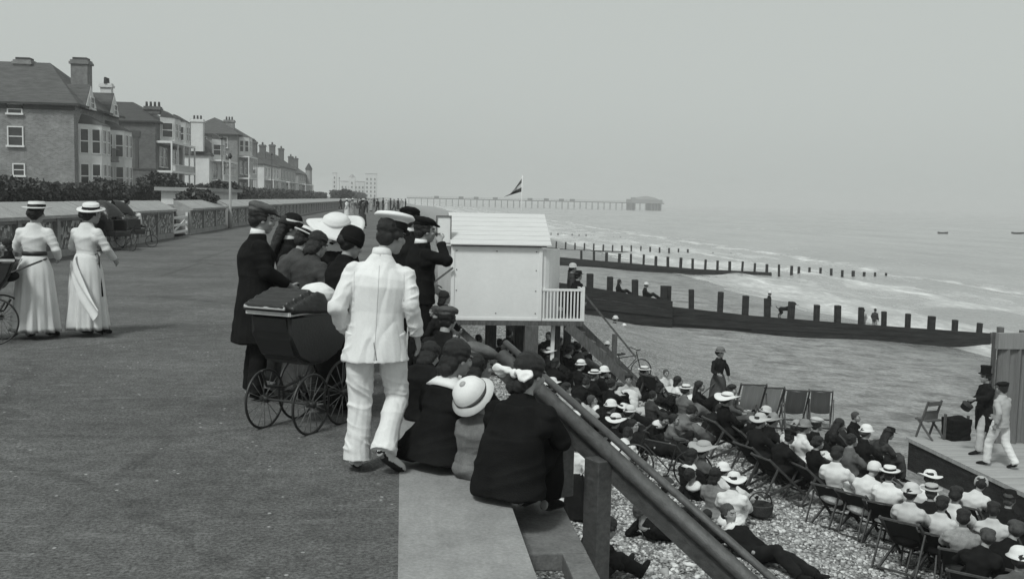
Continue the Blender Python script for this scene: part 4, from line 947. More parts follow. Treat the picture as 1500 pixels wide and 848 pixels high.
def boat(px, py, Lb, lab):
    p = ground(px, py, -5.25); t = thing('rowing_boat', lab, 'boat', p, R(8)); n = 14
    def hull(b):
        rs = []
        for i in range(n + 1):
            u = i / n * 2 - 1; w = .55 * (1 - abs(u) ** 2.4) + .02; zz = .16 * u * u
            rs.append([b.verts.new((u * Lb / 2, w * c, .02 + zz + hgt)) for c, hgt in ((-1, .42), (-.75, .0), (0, -.15), (.75, 0), (1, .42), (.86, .4), (.6, .05), (-.6, .05), (-.86, .4))])
        for a, c in zip(rs, rs[1:]):
            for k in range(9): b.faces.new((a[k], a[(k + 1) % 9], c[(k + 1) % 9], c[k]))
        b.faces.new(rs[0]); b.faces.new(rs[-1])
    prt('hull', hull, TARRED, t); prt('thwart', lambda b: [box(b, (x - .12, -.45, .3), (x + .12, .45, .34)) for x in (-Lb * .2, Lb * .15)], TIMBER, t)
boat(1381, 342.5, 3.6, 'small dark rowing boat alone on the pale sea'); boat(1491, 342.5, 5.0, 'dark boat cut by the right edge of the photo')
# ------------------------------------------------------------------ people on the promenade
def gp(px, D, z=0.0):
    """foot point on the promenade at distance D seen in column px (level with z)"""
    q = at(px, 290 + (EYE.z - z) * F / D, D); return V((q.x, D, z))
# man in the white suit, walking away
J = stand(pel=(.0, 0, .95), che=(.015, .02, 1.25), nek=(.035, .05, 1.455), hed=(.105, .10, 1.60), el=((-.255, -.05, 1.12), (.235, -.03, 1.14)), wr=((-.20, .10, .93), (.285, .08, .90)),
          kn=((-.10, .03, .5), (.15, .06, .50)), an=((-.115, -.02, .09), (.06, -.16, .17)), toe=((-.13, .14, .03), (.17, -.06, .035)), yaw=-.75, pitch=-.22, sh=.172, side=(1, 0, -.06))
p = gp(548, 6.9)
o = hero('man in a white suit and white peaked cap walking away in the middle foreground', 'person', p, R(2), J,
     [jacket(.76, k=1.03, hem=.19, hemr=(.225, .17), sl=1.04), trousers(.74, k=1.02, ankle=.085)] + shoes(.72) + [collar(.74)], scl=.998, hair='short', hcol='d', hat='navy', hv=.8, hrot=(R(6), 0, 0))
from mathutils.bvhtree import BVHTree
def seam(par, mname, pts, nm, r=.0035, v=.42, dirn=(0, 1, 0), start=(0, -1, 0)):
    me = [c for c in par.children if c.name.startswith(mname)][0].data; T = BVHTree.FromPolygons([v_.co for v_ in me.vertices], [p_.vertices for p_ in me.polygons]); out = []
    for p_ in pts:
        h_ = T.ray_cast(V(p_) + V(start), V(dirn))[0]
        if h_ is not None: out.append(h_)
    if len(out) > 2: bm = bmesh.new(); tube(bm, out, r, 6); obj(nm, bm, cloth(v), par, True)
seam(o, 'jacket', [(.02 - .03 * i / 30, 0, 1.40 - .62 * i / 30) for i in range(31)], 'back_seam', .003, .56)
seam(o, 'jacket', [(-.012 + .002 * i, 0, .90 - .013 * i) for i in range(10)], 'vent', .0045, .3)
for s_ in (-1, 1): seam(o, 'jacket', [(.02 + s_ * (.165 - .0 * i), 0, 1.36 - .022 * i) for i in range(10)], 'sleeve_seam', .0025, .56)
bm = bmesh.new(); M = head_M(J)
lathe(bm, [(.088, .04), (.0965, .045), (.0985, .088), (.09, .092)], 28, None, M); obj('cap_band', bm, cloth(.04), o, True)
bm = bmesh.new(); ball(bm, M @ V((0, .10, .045)), (.07, .05, .008), M.to_3x3() @ Euler((R(-25), 0, 0)).to_matrix(), 16, 8); obj('cap_peak', bm, LEATHER, o, True)
# man in dark overcoat
J = stand(hed=(0, .055, 1.60), nek=(0, .01, 1.46), el=((-.24, .02, 1.15), (.24, .04, 1.15)), wr=((-.16, .26, 1.02), (.16, .26, 1.02)), pitch=-.18)
hero('tall man in long dark overcoat and grey tweed cap standing behind the pram', 'person', gp(375, 9.4), R(-72), J,
     [('overcoat', G(torso, k=1.14, hem=.42, hemr=(.27, .22)), .022), trousers(.03)] + shoes(.02) + [collar(.78)], hair='short', hat='cap', hv=.10, scl=1.02)
# two women in white, seen from behind
def lady(px, D, rz, lab, J, sk, **k):
    o = hero(lab, 'person', gp(px, D), rz, J, [('blouse', G(torso, k=.98, hem=-.06, woman=True, sl=.98), .70), ('skirt', lambda J: skirt_mesh(1.05, .09, **sk), .68)] + shoes(.025), hair='bun', **k)
    return o
J = stand(hed=(.02, .04, 1.56), nek=(0, 0, 1.43), che=(0, .01, 1.26), sh=.165, el=((-.26, .06, 1.12), (.265, .0, 1.11)), wr=((-.2, .30, 1.06), (.2, .22, 1.0)), kn=(.1, .05, .5), an=((-.09, .0, .085), (.11, .12, .085)), toe=((-.12, .16, .03), (.14, .28, .03)), yaw=-.2)
o = lady(53, 13.3, R(-4), 'woman in white blouse and skirt with dark belt pushing the pram at far left', J, dict(rw=(.135, .115), rh=(.275, .265), folds=13, fa=.20, seed=2), hat='boater', hv=.7, band=.02, hs=1.08)
bm = bmesh.new(); lathe(bm, [(.142, 1.035), (.15, 1.04), (.15, 1.085), (.14, 1.09)], 36, lambda r, z, a: (r, z), Matrix.Diagonal((1, .86, 1, 1))); obj('belt', bm, LEATHER, o, True)
J = stand(hed=(.03, .07, 1.55), nek=(0, .02, 1.43), che=(0, .01, 1.26), sh=.16, el=((-.25, .05, 1.13), (.255, .06, 1.12)), wr=((-.18, .3, 1.05), (.22, .27, .97)), kn=(.1, .05, .5), an=((-.07, .02, .085), (.1, .1, .085)), toe=((-.09, .17, .03), (.12, .26, .03)), yaw=-.45)
o = lady(128, 13.6, R(-22), 'woman in white dress with windblown apron skirt beside the first woman in white', J, dict(rw=(.13, .115), rh=(.255, .26), off=(.03, -.03), folds=12, fa=.20, seed=5), hat='boater', hv=.72, band=.02, hs=1.08, hrot=(R(6), R(10), 0))
def apron(b):
    rows = []
    for i in range(13):
        t = i / 12; z = 1.04 - .62 * t - .05 * math.sin(t * 3); row = []
        for k in range(9):
            u = k / 8; x = -.03 + .49 * t ** 1.25 - .12 * u * (.7 + .5 * t); y = -.15 - .20 * t ** .6 + .06 * u * t + .025 * t * math.sin(u * 9 + t * 4)
            row.append((x, y, 1.04 - .66 * t - .13 * u * (.7 + .5 * t) + .02 * math.sin(u * 7 + 6 * t)))
        rows.append(row)
    fr = [[b.verts.new(c) for c in r] for r in rows]; bk = [[b.verts.new((c[0] - .004, c[1] + .008, c[2])) for c in r] for r in rows]
    for i in range(12):
        for k in range(8): b.faces.new((fr[i][k], fr[i + 1][k], fr[i + 1][k + 1], fr[i][k + 1])); b.faces.new((bk[i][k], bk[i][k + 1], bk[i + 1][k + 1], bk[i + 1][k]))
bm = bmesh.new(); apron(bm); obj('apron', bm, cloth(.72), o, True)
st_ = thing('umbrella', 'thin dark furled umbrella held upright by the woman with the windblown skirt', 'umbrella', gp(150, 13.55, .02), 0)
bm = bmesh.new(); tube(bm, [(0, 0, 0), (0, 0, .1), (.0, .0, .5), (-.02, 0, .78)], [.008, .022, .03, .014], 10); obj('folded_cloth', bm, cloth(.02), st_, True)
bm = bmesh.new(); tube(bm, [(-.02, 0, .78), (-.03, 0, 1.0), (-.05, .0, 1.04), (-.08, 0, 1.02)], [.008] * 4, 8); obj('handle', bm, IRON, st_, True)

# onlookers round the pram: only their upper halves show
def onlooker(px, py, D, rz, lab, J, coat, woman=True, skirt=None, zh=None, extra=(), **k):
    hz = J['hed'].z; q = at(px, py, D); s = q.z / hz
    c, sn = math.cos(rz), math.sin(rz); hx, hy = J['hed'].x * s, J['hed'].y * s
    loc = V((q.x - (c * hx - sn * hy), q.y - (sn * hx + c * hy), 0))
    g = [('coat', G(torso, k=1.06, hem=.10, woman=woman), coat)]
    g += [('skirt', lambda J: skirt_mesh(1.04, .1, (.15, .12), (.27, .25), seed=1), coat if skirt is None else skirt)] if woman else [trousers(.03)]
    return hero(lab, 'person', loc, rz, J, g + shoes(.02) + list(extra), scl=s, **k)
fold = dict(el=((-.25, .06, 1.14), (.25, .06, 1.14)), wr=((-.14, .26, 1.0), (.14, .26, 1.0)))
down = dict(che=(0, .06, 1.26), nek=(0, .14, 1.43), hed=(0, .22, 1.55), pitch=-.4)
onlooker(427, 333, 10.6, R(-80), 'girl in a dark hat with white trim just beyond the overcoated man', stand(**fold, sh=.15, pitch=-.2), .03, hair='long', hat='dome', hv=.03, band=.65, hs=.95, extra=[collar(.7)])
onlooker(447, 352, 10.1, R(-50), 'woman in grey coat and black banded boater bending to the pram', stand(**fold, **down, sh=.165), .075, hair='short', hat='boater', hv=.68, band=.02, hrot=(R(-6), R(8), 0))
onlooker(467, 358, 9.6, R(-40), 'bareheaded girl with long dark hair and brown coat, bending over the pram', stand(**fold, **down, sh=.16), .06, hair='full', hcol='d')
onlooker(492, 338, 10.6, R(170), 'woman under a very broad white hat facing the camera', stand(**fold, sh=.165, pitch=-.3), .03, hair='bun', hat='wide', hv=.72, band=.55, hs=1.2, extra=[collar(.75, True)], hrot=(R(-4), R(-6), 0))
onlooker(516, 358, 9.0, R(-62), 'woman in black coat and dark bonnet looking down in profile beside the white suit', stand(**fold, che=(0, .03, 1.26), nek=(0, .08, 1.44), hed=(0, .15, 1.56), pitch=-.42, yaw=.1, sh=.165), .022, hair='bun', hat='bonnet', hv=.015, band=.02, hs=1.05, hoff=(0, -.03, .02))
# smoking man
J = stand(hed=(.0, .05, 1.60), el=((-.24, .03, 1.16), (.25, .20, 1.30)), wr=((-.2, .2, 1.0), (.10, .18, 1.49)), pitch=-.06, sh=.2)
onlooker(623, 338, 10.3, R(-72), 'man in black jacket and flat cap with hand at his mouth by the hut', J, .02, False, extra=[collar(.75)], hair='short', hat='cap', hv=.018, curl=.9)
bm = bmesh.new(); tube(bm, [(0, 0, 0), (.0, 0, .02), (.035, 0, .012)], [.012, .012, .006], 10)
pipe = at(639, 344.5, 10.27); tag(obj('pipe', bm, LEATHER, None, True, loc=pipe), 'small dark pipe in the hand of the man in the flat cap', 'pipe')
onlooker(601, 322, 11.6, R(-30), 'man in dark cap almost hidden behind the white peaked cap', stand(sh=.19), .025, False, hair='short', hat='cap', hv=.02, extra=[collar(.7)])

# children and men along the kerb
def seated(px, py, D, rz, lab, J, garments, scl, **k):
    q = at(px, py, D); c, sn = math.cos(rz), math.sin(rz); h = J['hed'] * scl
    return hero(lab, 'person', V((q.x - (c * h.x - sn * h.y), q.y - (sn * h.x + c * h.y), q.z - h.z)), rz, J, garments, scl=scl, **k)
ledge = dict(kn=(.10, .40, .12), an=(.10, .44, -.26), toe=(.11, .58, -.32))
# girl with white collar
def both(J, k, woman, fn):
    if fn is seat_skirt: bm = bmesh.new(); seat_skirt(bm, J, .95)
    else: bm = fn(J)
    torso(bm, J, k, hem=.05, woman=woman)
    tube(bm, [J['pel'] + V((0, -.02, .04)), J['wai'], J['che']], [(.2 * k, .17 * k), (.16 * k, .13 * k), (.15 * k, .11 * k)], 18)
    return bm
J = sit(**ledge, hed=(.03, .10, .745), nek=(0, .03, .60), che=(0, -.01, .42), yaw=-.25, pitch=-.25, sh=.165)
def flare(J):
    bm = bmesh.new(); tube(bm, [V((0, -.02, .36)), V((0, -.03, .18)), V((0, -.05, .02))], [(.155, .14), (.2, .185), (.25, .23)], 22); tube(bm, [V((0, 0, .54)), V((0, -.01, .42)), V((0, -.02, .3))], [(.12, .1), (.145, .125), (.17, .15)], 22); seat_skirt(bm, J, .88)
    tube(bm, [V((-.1, -.06, .2)), V((-.22, -.14, .08)), V((-.42, -.20, .015))], [(.12, .13), (.1, .10), (.02, .02)], 16); return bm
seated(672, 524, 7.0, R(-48), 'girl in black dress with big white collar and spread skirt on the kerb', J,
       [('dress', lambda J: both(J, 1.04, True, flare), .022)] + shoes(.02) + [collar(.78, True)], .97, hair='full', hcol='d')
# child in big white hat
J = sit(**ledge, hed=(0, .06, .72), nek=(0, .01, .59), sh=.15, pitch=-.05, tilt=.1)
seated(706, 585, 6.75, R(-40), 'small child in a round white buttoned hat and grey coat sitting on the kerb', J,
       [('coat', lambda J: both(J, 1.02, False, seat_skirt), .16)] + shoes(.03), .74, hair='short', hat='dome', hv=.76, band=.10, hs=1.42, hrot=(R(48), R(-16), 0), hoff=(-.02, -.07, .0))
h_ = [c for c in bpy.data.objects if c.name.startswith('hat') and c.parent and c.parent.get('label', '').startswith('small child in a round')][0]
bm = bmesh.new(); ball(bm, (0, 0, .166), (.022, .022, .012)); obj('hat_button', bm, cloth(.4), h_, True)
# big dark girl with the bow
J = sit(kn=(.09, .28, .27), an=(.09, .31, -.10), toe=(.10, .45, -.15), hed=(0, .21, .745), nek=(0, .12, .615), che=(0, .05, .42), yaw=-.3, pitch=-.3, el=((-.25, .18, .34), (.25, .18, .34)), wr=(.1, .36, .3))
def wideskirt(J):
    bm = bmesh.new(); tube(bm, [V((0, -.02, .38)), V((0, -.03, .2)), V((0, -.05, .015))], [(.185, .165), (.225, .2), (.25, .215)], 24); tube(bm, [V((0, .04, .56)), V((0, .02, .44)), V((0, -.01, .3)), V((0, -.03, .15))], [(.13, .11), (.17, .15), (.205, .18), (.235, .2)], 24); seat_skirt(bm, J, .92)
    return bm
o = seated(778, 546, 6.4, R(-36), 'biggest girl on the kerb, in a wide black dress with a white hair bow', J,
       [('dress', lambda J: both(J, 1.05, True, wideskirt), .018)] + [('shoe', lambda J: shoe_mesh(J, 0), cloth(.02)), ('shoe', lambda J: shoe_mesh(J, 1), cloth(.02))], 1.0, hair='full', hcol='d')
M = head_M(J)
def bowm(b):
    for s in (-1, 1): tube(b, [M @ V((0, -.13, -.035)), M @ V((s * .05, -.155, -.02)), M @ V((s * .115, -.16, -.03)), M @ V((s * .15, -.16, -.05))], [.012, (.03, .02), (.055, .025), (.035, .008)], 12)
    ball(b, M @ V((0, -.14, -.035)), (.025, .02, .028))
bm = bmesh.new(); bowm(bm); link('bow', fuse(bm, .006, 1, .006, 22, 'bow'), o, cloth(.78))
for i in (0, 1):
    a = J['an'][i]; bm = bmesh.new(); tube(bm, [a + V((0, .0, .03)), a + V((0, 0, .13))], [.052, .056], 14); obj('sock', bm, cloth(.72), o, True)
# others tucked round the kerb
J = sit(**ledge, hed=(0, .06, .75)); pv = [('jacket', G(torso, k=1.0), .035), ('trousers', G(legs), .03)]
seated(656, 468, 9.5, R(-30), 'boy in tweed cap and dark jacket sitting on the kerb beside the hut', J, pv + shoes(.02), .9, hair='short', hat='cap', hv=.09)
seated(704, 534, 8.0, R(-75), 'man in broad flat grey cap and dark suit sitting atop the steps', sit(**ledge, hed=(0, .1, .74), pitch=-.2), [('jacket', G(torso, k=1.1), .03), ('trousers', G(legs), .03)] + shoes(.02) + [collar(.7)], 1.0, hair='short', hat='cap', hv=.13, hs=1.15)
seated(695, 540, 7.5, R(-20), 'dark haired girl with white neckband squeezed between girls on the kerb', sit(**ledge, hed=(0, .1, .7), pitch=-.3, sh=.15), [('dress', G(torso, k=.95, woman=True), .03), ('skirt', G(seat_skirt, k=.85), .03)] + shoes(.02) + [collar(.75, True)], .85, hair='full')
J = stand(sh=.15, **fold)
def child(px, py, D, rz, lab, v, **k): return onlooker(px, py, D, R(rz), lab, J, v, **k)
child(652, 436, 10.2, -60, 'curly haired small child in black standing at the hut wall', .025, hair='full')
child(636, 456, 10.0, 60, 'little pale faced child standing against the dark jacket of the smoker', .04, hair='short', hcol='m')
child(668, 494, 8.9, 150, 'bareheaded pale faced child turned towards the camera under the capped boy', .03, hair='short', hcol='m')
child(615, 508, 9.0, -20, 'small dark child half hidden right of the white suit', .022, hair='full')
sb = [('jacket', G(torso, k=1.0), .03), ('trousers', G(legs), .03)]
seated(631, 520, 8.6, R(-30), 'hunched dark figure low on the kerb between white suit and collared girl', sit(**ledge, hed=(0, .16, .62), nek=(0, .1, .52), pitch=-.5), sb + shoes(.02), .85, hair='full')

# ------------------------------------------------------------------ wheels and carriages
def wheel(name, par, c, r, yaw, spokes=16, m=IRON, rim=.011, hub=.03):
    bm = bmesh.new(); n = 40
    tube(bm, [(r * math.cos(2 * math.pi * i / n), 0, r * math.sin(2 * math.pi * i / n)) for i in range(n)], rim, 8, V((0, 1, 0)), False, True)
    w = obj(name, bm, m, par, True, loc=c, rot=(0, 0, yaw))
    bm = bmesh.new()
    for i in range(spokes): a = 2 * math.pi * i / spokes; tube(bm, [(hub * .6 * math.cos(a + .2), .012 * (-1) ** i, hub * .6 * math.sin(a + .2)), (r * math.cos(a), 0, r * math.sin(a))], [.0032, .0032], 5)
    obj('spokes', bm, mat('spoke_wire', .16, .4, .2, 9, 0, None, .5), w, True)
    bm = bmesh.new(); tube(bm, [(0, -.035, 0), (0, .035, 0)], [hub, hub], 12); obj('hub', bm, m, w, True)
    return w
def pram(loc, yaw, lab, s=1.0, hood=True):
    t = thing('perambulator', lab, 'pram', loc, yaw); t.scale = (s, s, s)
    # local +Y is the pram's length, X its width
    def bodyf(b):
        prof = [(-.36, .62), (-.45, .82), (-.50, 1.0), (.46, 1.0), (.38, .78), (.26, .62), (.05, .55), (-.2, .55)]
        a = [b.verts.new((-.20, y, z)) for y, z in prof]; c = [b.verts.new((.20, y, z)) for y, z in prof]
        b.faces.new(a); b.faces.new(list(reversed(c)))
        for i in range(len(prof)): j = (i + 1) % len(prof); b.faces.new((a[i], c[i], c[j], a[j]))
        bmesh.ops.bevel(b, geom=list(b.edges), offset=.035, segments=3, affect='EDGES')
    prt('pram_body', bodyf, LEATHER, t)
    prt('rim_band', lambda b: [bar(b, p, q, .016, .03) for p, q in (((-.215, -.5, 1.005), (-.215, .46, 1.005)), ((.215, -.5, 1.005), (.215, .46, 1.005)), ((-.215, -.5, 1.005), (.215, -.5, 1.005)))], mat('nickel_trim', .45, .35, .2, 9, 0, None, .5), t)
    if hood:
        def hf(b):
            for k in range(8):
                y0 = -.52 + .045 * k; z = 1.025 + .013 * k + .006 * (k % 2)
                tube(b, [(-.225, .02, 1.0), (-.24, y0 * .5, z), (-.235, y0 + .03, z + .02), (-.19, y0 - .01, z + .035), (.19, y0 - .01, z + .035), (.235, y0 + .03, z + .02), (.24, y0 * .5, z), (.225, .02, 1.0)], [(.022, .03)] * 8, 8)
            box(b, (-.22, -.5, 1.0), (.22, -.2, 1.07))
        bm = bmesh.new(); hf(bm); link('folded_hood', fuse(bm, .009, 3, .003, 9, 'hood'), t, LEATHER)
        prt('hood_lining', lambda b: (tube(b, [(-.2, -.545, 1.055), (.2, -.545, 1.055)], [(.006, .014)] * 2, 10), tube(b, [(-.252, -.46, 1.055), (-.256, -.2, 1.02)], [.008, .008], 8)), cloth(.5), t)
        bm = bmesh.new(); ball(bm, (.03, .12, 1.10), (.16, .14, .11)); link('pillow', fuse(bm, .012, 1, .01, 9, 'pillow'), t, cloth(.78))
    for x in (-.235, .235):
        for y, r in ((-.24, .245), (.22, .275)): wheel('wheel', t, (x, y, r), r, R(90))
        prt('spring', lambda b: tube(b, [(x * .8, -.34, .5), (x * .86, -.26, .36), (x * .9, 0, .31), (x * .86, .26, .36), (x * .8, .34, .5)], [.012] * 5, 8), IRON, t)
    for y, r in ((-.24, .245), (.22, .275)): prt('axle', lambda b: tube(b, [(-.235, y, r), (.235, y, r)], .011, 8), IRON, t)
    prt('handle', lambda b: (tube(b, [(-.2, .42, .86), (-.2, .75, 1.0), (.2, .75, 1.0), (.2, .42, .86)], [.012] * 4, 8)), IRON, t)
    return t
pram(V((at(447, 600, 8.3).x, 8.3, 0)), R(-31), 'black perambulator with folded hood, white pillow and wire wheels in the foreground', .95)
pram(V((at(-34, 430, 12.9).x, 12.9, 0)), R(-80), 'black perambulator cut by the left edge, pushed by the women in white', 1.0, False)
q = at(10, 352, 12.95)
small_person(V((q.x, q.y, .74)), R(100), 'knees', 'dark haired toddler sitting up in the pram at the left edge', .03, dress=True, hair='full', scl=.58)
def bath_chair(px, D, yaw, lab):
    p = gp(px, D); t = thing('bath_chair', lab, 'bath chair', p, yaw)
    prt('seat_body', lambda b: (box(b, (-.33, -.4, .45), (.33, .45, .62), None, .03), box(b, (-.33, -.45, .62), (-.27, .3, .95), None, .02), box(b, (.27, -.45, .62), (.33, .3, .95), None, .02), box(b, (-.33, -.5, .62), (.33, -.42, 1.25), None, .03)), LEATHER, t)
    def hf(b):
        prev = None
        for k in range(8):
            a = R(95 - 12 * k); arc = [b.verts.new((.36 * math.cos(th), -.45 + .62 * math.cos(a), .95 + .62 * max(0, math.sin(a)) * (.35 + .65 * math.sin(th)))) for th in [math.pi * i / 12 for i in range(13)]]
            if prev: [b.faces.new((prev[i], prev[i + 1], arc[i + 1], arc[i])) for i in range(12)]
            prev = arc
    prt('hood', hf, LEATHER, t)
    for x in (-.38, .38): wheel('wheel', t, (x, -.2, .36), .36, R(90), 14)
    wheel('wheel', t, (0, .75, .2), .2, R(90), 10); prt('fork', lambda b: (tube(b, [(0, .75, .2), (0, .72, .55), (0, .4, .55)], .018, 8), tube(b, [(0, .72, .55), (0, 1.1, 1.0), (0, .7, 1.05)], .012, 8)), IRON, t)
    prt('push_bar', lambda b: tube(b, [(-.3, -.5, 1.0), (-.3, -.75, 1.05), (.3, -.75, 1.05), (.3, -.5, 1.0)], .014, 8), IRON, t); return t
bath_chair(166, 33.5, R(-120), 'dark hooded bath chair parked against the flint wall'); bath_chair(189, 35.5, R(-60), 'lower bath chair with pale cloth, right of the hooded one')
q = gp(187, 35.5, .66); small_person(q, R(-60), 'chair', 'dark clothed sitter with white cloth in the lower bath chair', .04, .6, dress=True, hat='trilby', hv=.03, scl=.8)

# strollers far along the promenade
for i, (px, D, top, hat, hv, dress, lab) in enumerate((
        (508, 88, .72, 'sun', .75, True, 'woman in pale dress and white hat walking far along the promenade'), (516, 95, .3, 'sun', .6, True, 'woman in grey dress beyond the pale strolling woman'),
        (529, 110, .03, 'trilby', .03, False, 'lone dark man on the far promenade left of the crowd'), (531, 62, .05, 'boater', .5, True, 'woman in dark dress and boater just past the broad white hat'),
        (553, 130, .03, 'trilby', .03, False, 'leftmost dark man of the far crowd at the railing'), (561, 150, .02, 'cap', .03, False, 'tallest dark figure of the far promenade crowd'), (566, 140, .5, 'sun', .7, True, 'pale figure standing among the far dark crowd'),
        (572, 150, .03, 'trilby', .04, False, 'dark bowed man in the middle of the far crowd'), (577, 145, .12, 'boater', .6, False, 'grey coated man in boater in the far crowd'), (583, 160, .02, 'cap', .02, True, 'dark skirted woman near the right of the far crowd'),
        (588, 150, .3, 'sun', .5, True, 'grey dressed woman at the seaward end of the far crowd'), (594, 165, .03, 'trilby', .03, False, 'last dark man at the kerb end of the far crowd'),
        (536, 120, .04, 'trilby', .03, False, 'dark man in the gap between the lone man and the far crowd'), (544, 135, .3, 'boater', .6, True, 'pale skirted woman left of the far crowd'), (499, 150, .03, 'cap', .03, False, 'tiny dark man by the far wall left of the pale strolling woman'), (524, 160, .05, 'cap', .03, True, 'tiny dark skirted walker beyond the grey dressed woman'), (548, 180, .03, 'cap', .02, False, 'tiny dark walker just left of the far crowd'),
        (455, 120, .03, 'cap', .03, False, 'distant man by the flint wall above the overcoated man'))):
    small_person(gp(px, D), R(random.uniform(-180, 180)), 'stand' if i % 2 else 'walk', lab, top, None if dress else .03, dress, hat, hv, scl=random.uniform(.95, 1.06), group='far promenade crowd' if i > 3 else None)
# ------------------------------------------------------------------ stage people and furniture
STG = (13.0, 20.5)
p = ground(1438, 664, -3.6)
JT = pose((0, 0, .94), (0, -.02, 1.27), (0, -.02, 1.46), (0, .02, 1.60), ((-.26, .12, 1.2), (.25, .02, 1.15)), ((-.3, .40, 1.2), (.22, .25, 1.0)), ((-.1, .1, .5), (.1, .02, .5)), ((-.1, .12, .085), (.1, -.16, .085)), ((-.11, .3, .03), (.13, .0, .03)))
POSES['point'] = JT
o = small_person(p, R(88), 'point', 'performer in top hat and black tailcoat stretching an arm forward on the stage', .022, .5, hat='top', hv=.015, white_collar=False, hs=1.05, scl=1.09)
bm = bmesh.new(); tube(bm, [V((0, .02, 1.0)), V((0, -.03, .8)), V((0, -.06, .5))], [(.19, .15), (.23, .19), (.25, .19)], 18); link('coat_tails', fuse(bm, .015, 1, .008, 8), o, cloth(.022))
hh = at(1413, 594, p.y - .05); bm = bmesh.new(); lathe(bm, [(.02, .0), (.11, .02), (.12, .14), (.13, .145), (.1, .15)], 18); tag(obj('straw_hat', bm, cloth(.05), None, True, loc=hh - V((0, 0, .08)), rot=(.5, .3, 0)), 'dark hat held out by the top hatted performer', 'hat')
p = ground(1462, 684, -3.6)
small_person(p, R(25), 'walk', 'performer in pale jacket and white trousers walking away on the stage', .42, .72, hat='cap', hv=.03, scl=1.06)
def bentchair(px, D, lab):
    q = ground(px, D, -3.6); t = thing('folding_chair', lab, 'chair', q, R(20)); SL = mat('chair_wood', .09, .7, .3, 8)
    for x in (-.22, .22): prt('chair_side', lambda b: (bar(b, (x, .2, 0), (x, -.12, .92), .03, .045), bar(b, (x * .9, -.28, 0), (x * .9, .22, .47), .03, .045)), SL, t)
    prt('seat', lambda b: box(b, (-.22, -.14, .42), (.22, .26, .46)), SL, t); prt('backrest', lambda b: (box(b, (-.21, -.14, .80), (.21, -.11, .9)), box(b, (-.21, -.04, .45), (.21, -.01, .66))), SL, t)
bentchair(1361, 641, 'small dark folding chair at the back left corner of the stage')
q = ground(1400, 643, -3.6); t = thing('draped_harmonium', 'bulky black covered box between two posts beside the stage chair', 'harmonium', q, R(8))
bm = bmesh.new(); box(bm, (-.26, -.2, 0), (.26, .2, .5)); ball(bm, (0, 0, .45), (.27, .21, .12)); link('black_cover', fuse(bm, .02, 3, .02, 6), t, cloth(.02))
prt('end_post', lambda b: box(b, (-.34, -.03, 0), (-.3, .03, .62)), TIMBER, t); prt('end_post', lambda b: box(b, (.29, -.03, 0), (.33, .03, .56)), TIMBER, t)

# ------------------------------------------------------------------ deckchairs
DCW = mat('deckchair_wood', .055, .7, .35, 9, 0, None, .3)
def dc_frame(k):
    b = bmesh.new()
    if k == 0:
        for x in (-.28, .28): bar(b, (x, .48, .02), (x, -.42, .98), .03, .05)
        bar(b, (-.28, -.42, .96), (.28, -.42, .96), .035, .035); bar(b, (-.28, .40, .1), (.28, .40, .1), .03, .03)
    elif k == 1:
        for x in (-.25, .25): bar(b, (x, -.5, .02), (x, .46, .44), .028, .045)
        bar(b, (-.25, .45, .43), (.25, .45, .43), .035, .035); bar(b, (-.25, -.44, .05), (.25, -.44, .05), .03, .03)
    else:
        for x in (-.315, .315): bar(b, (x, -.22, .745), (x, -.52, .05), .022, .04)
        bar(b, (-.315, -.5, .08), (.315, -.5, .08), .025, .025)
    return mesh_of(b, 'frame')
def dc_canvas():
    b = bmesh.new(); rows = []
    for i in range(15):
        t = i / 14; y = .45 - .87 * t; z = .43 * (1 - t) + .96 * t - .30 * math.sin(math.pi * min(1, t ** .8)) ** 1.3
        rows.append([(x, y, z - .03 * (1 - (x / .23) ** 2)) for x in (-.23, -.12, 0, .12, .23)])
    f = [[b.verts.new(c) for c in r] for r in rows]; g = [[b.verts.new((c[0], c[1] - .006, c[2] - .006)) for c in r] for r in rows]
    for i in range(14):
        for k in range(4): b.faces.new((f[i][k], f[i][k + 1], f[i + 1][k + 1], f[i + 1][k])); b.faces.new((g[i][k], g[i + 1][k], g[i + 1][k + 1], g[i][k + 1]))
    return mesh_of(b, 'canvas', True)
def deckchair(p, rz, v, lab, group=None, s=1.0, low=1.0):
    t = thing('deckchair', lab, 'deckchair', p, rz, group); t.scale = (s, s, s * low)
    for k, nm in enumerate(('back_frame', 'seat_frame', 'prop_frame')): link(nm, cached(('dc', k), lambda: dc_frame(k)), t, DCW)
    link('canvas', cached('dcc', dc_canvas), t, mat('deck_canvas', v, .9, .15, 3, .1, 60, .1, (9, .3, .3)))
def bp(x, y, dz=0): return V((x, y, beach_z(x) + .03 + dz))
for px, py, v, lab in ((1098, 590, .5, 'leftmost of the four empty deckchairs, pale canvas'), (1124, 594, .62, 'second of the four empty deckchairs, palest canvas'), (1163, 597, .2, 'third of the four empty deckchairs, dark canvas'), (1201, 597, .22, 'rightmost of the four empty deckchairs, dark canvas upright')):
    q = beach(px, py, .55); deckchair(V((q.x, q.y, beach_z(q.x) + .02)), R(random.uniform(-28, -8)), v, lab, 'empty deckchairs behind the audience', 1.12)
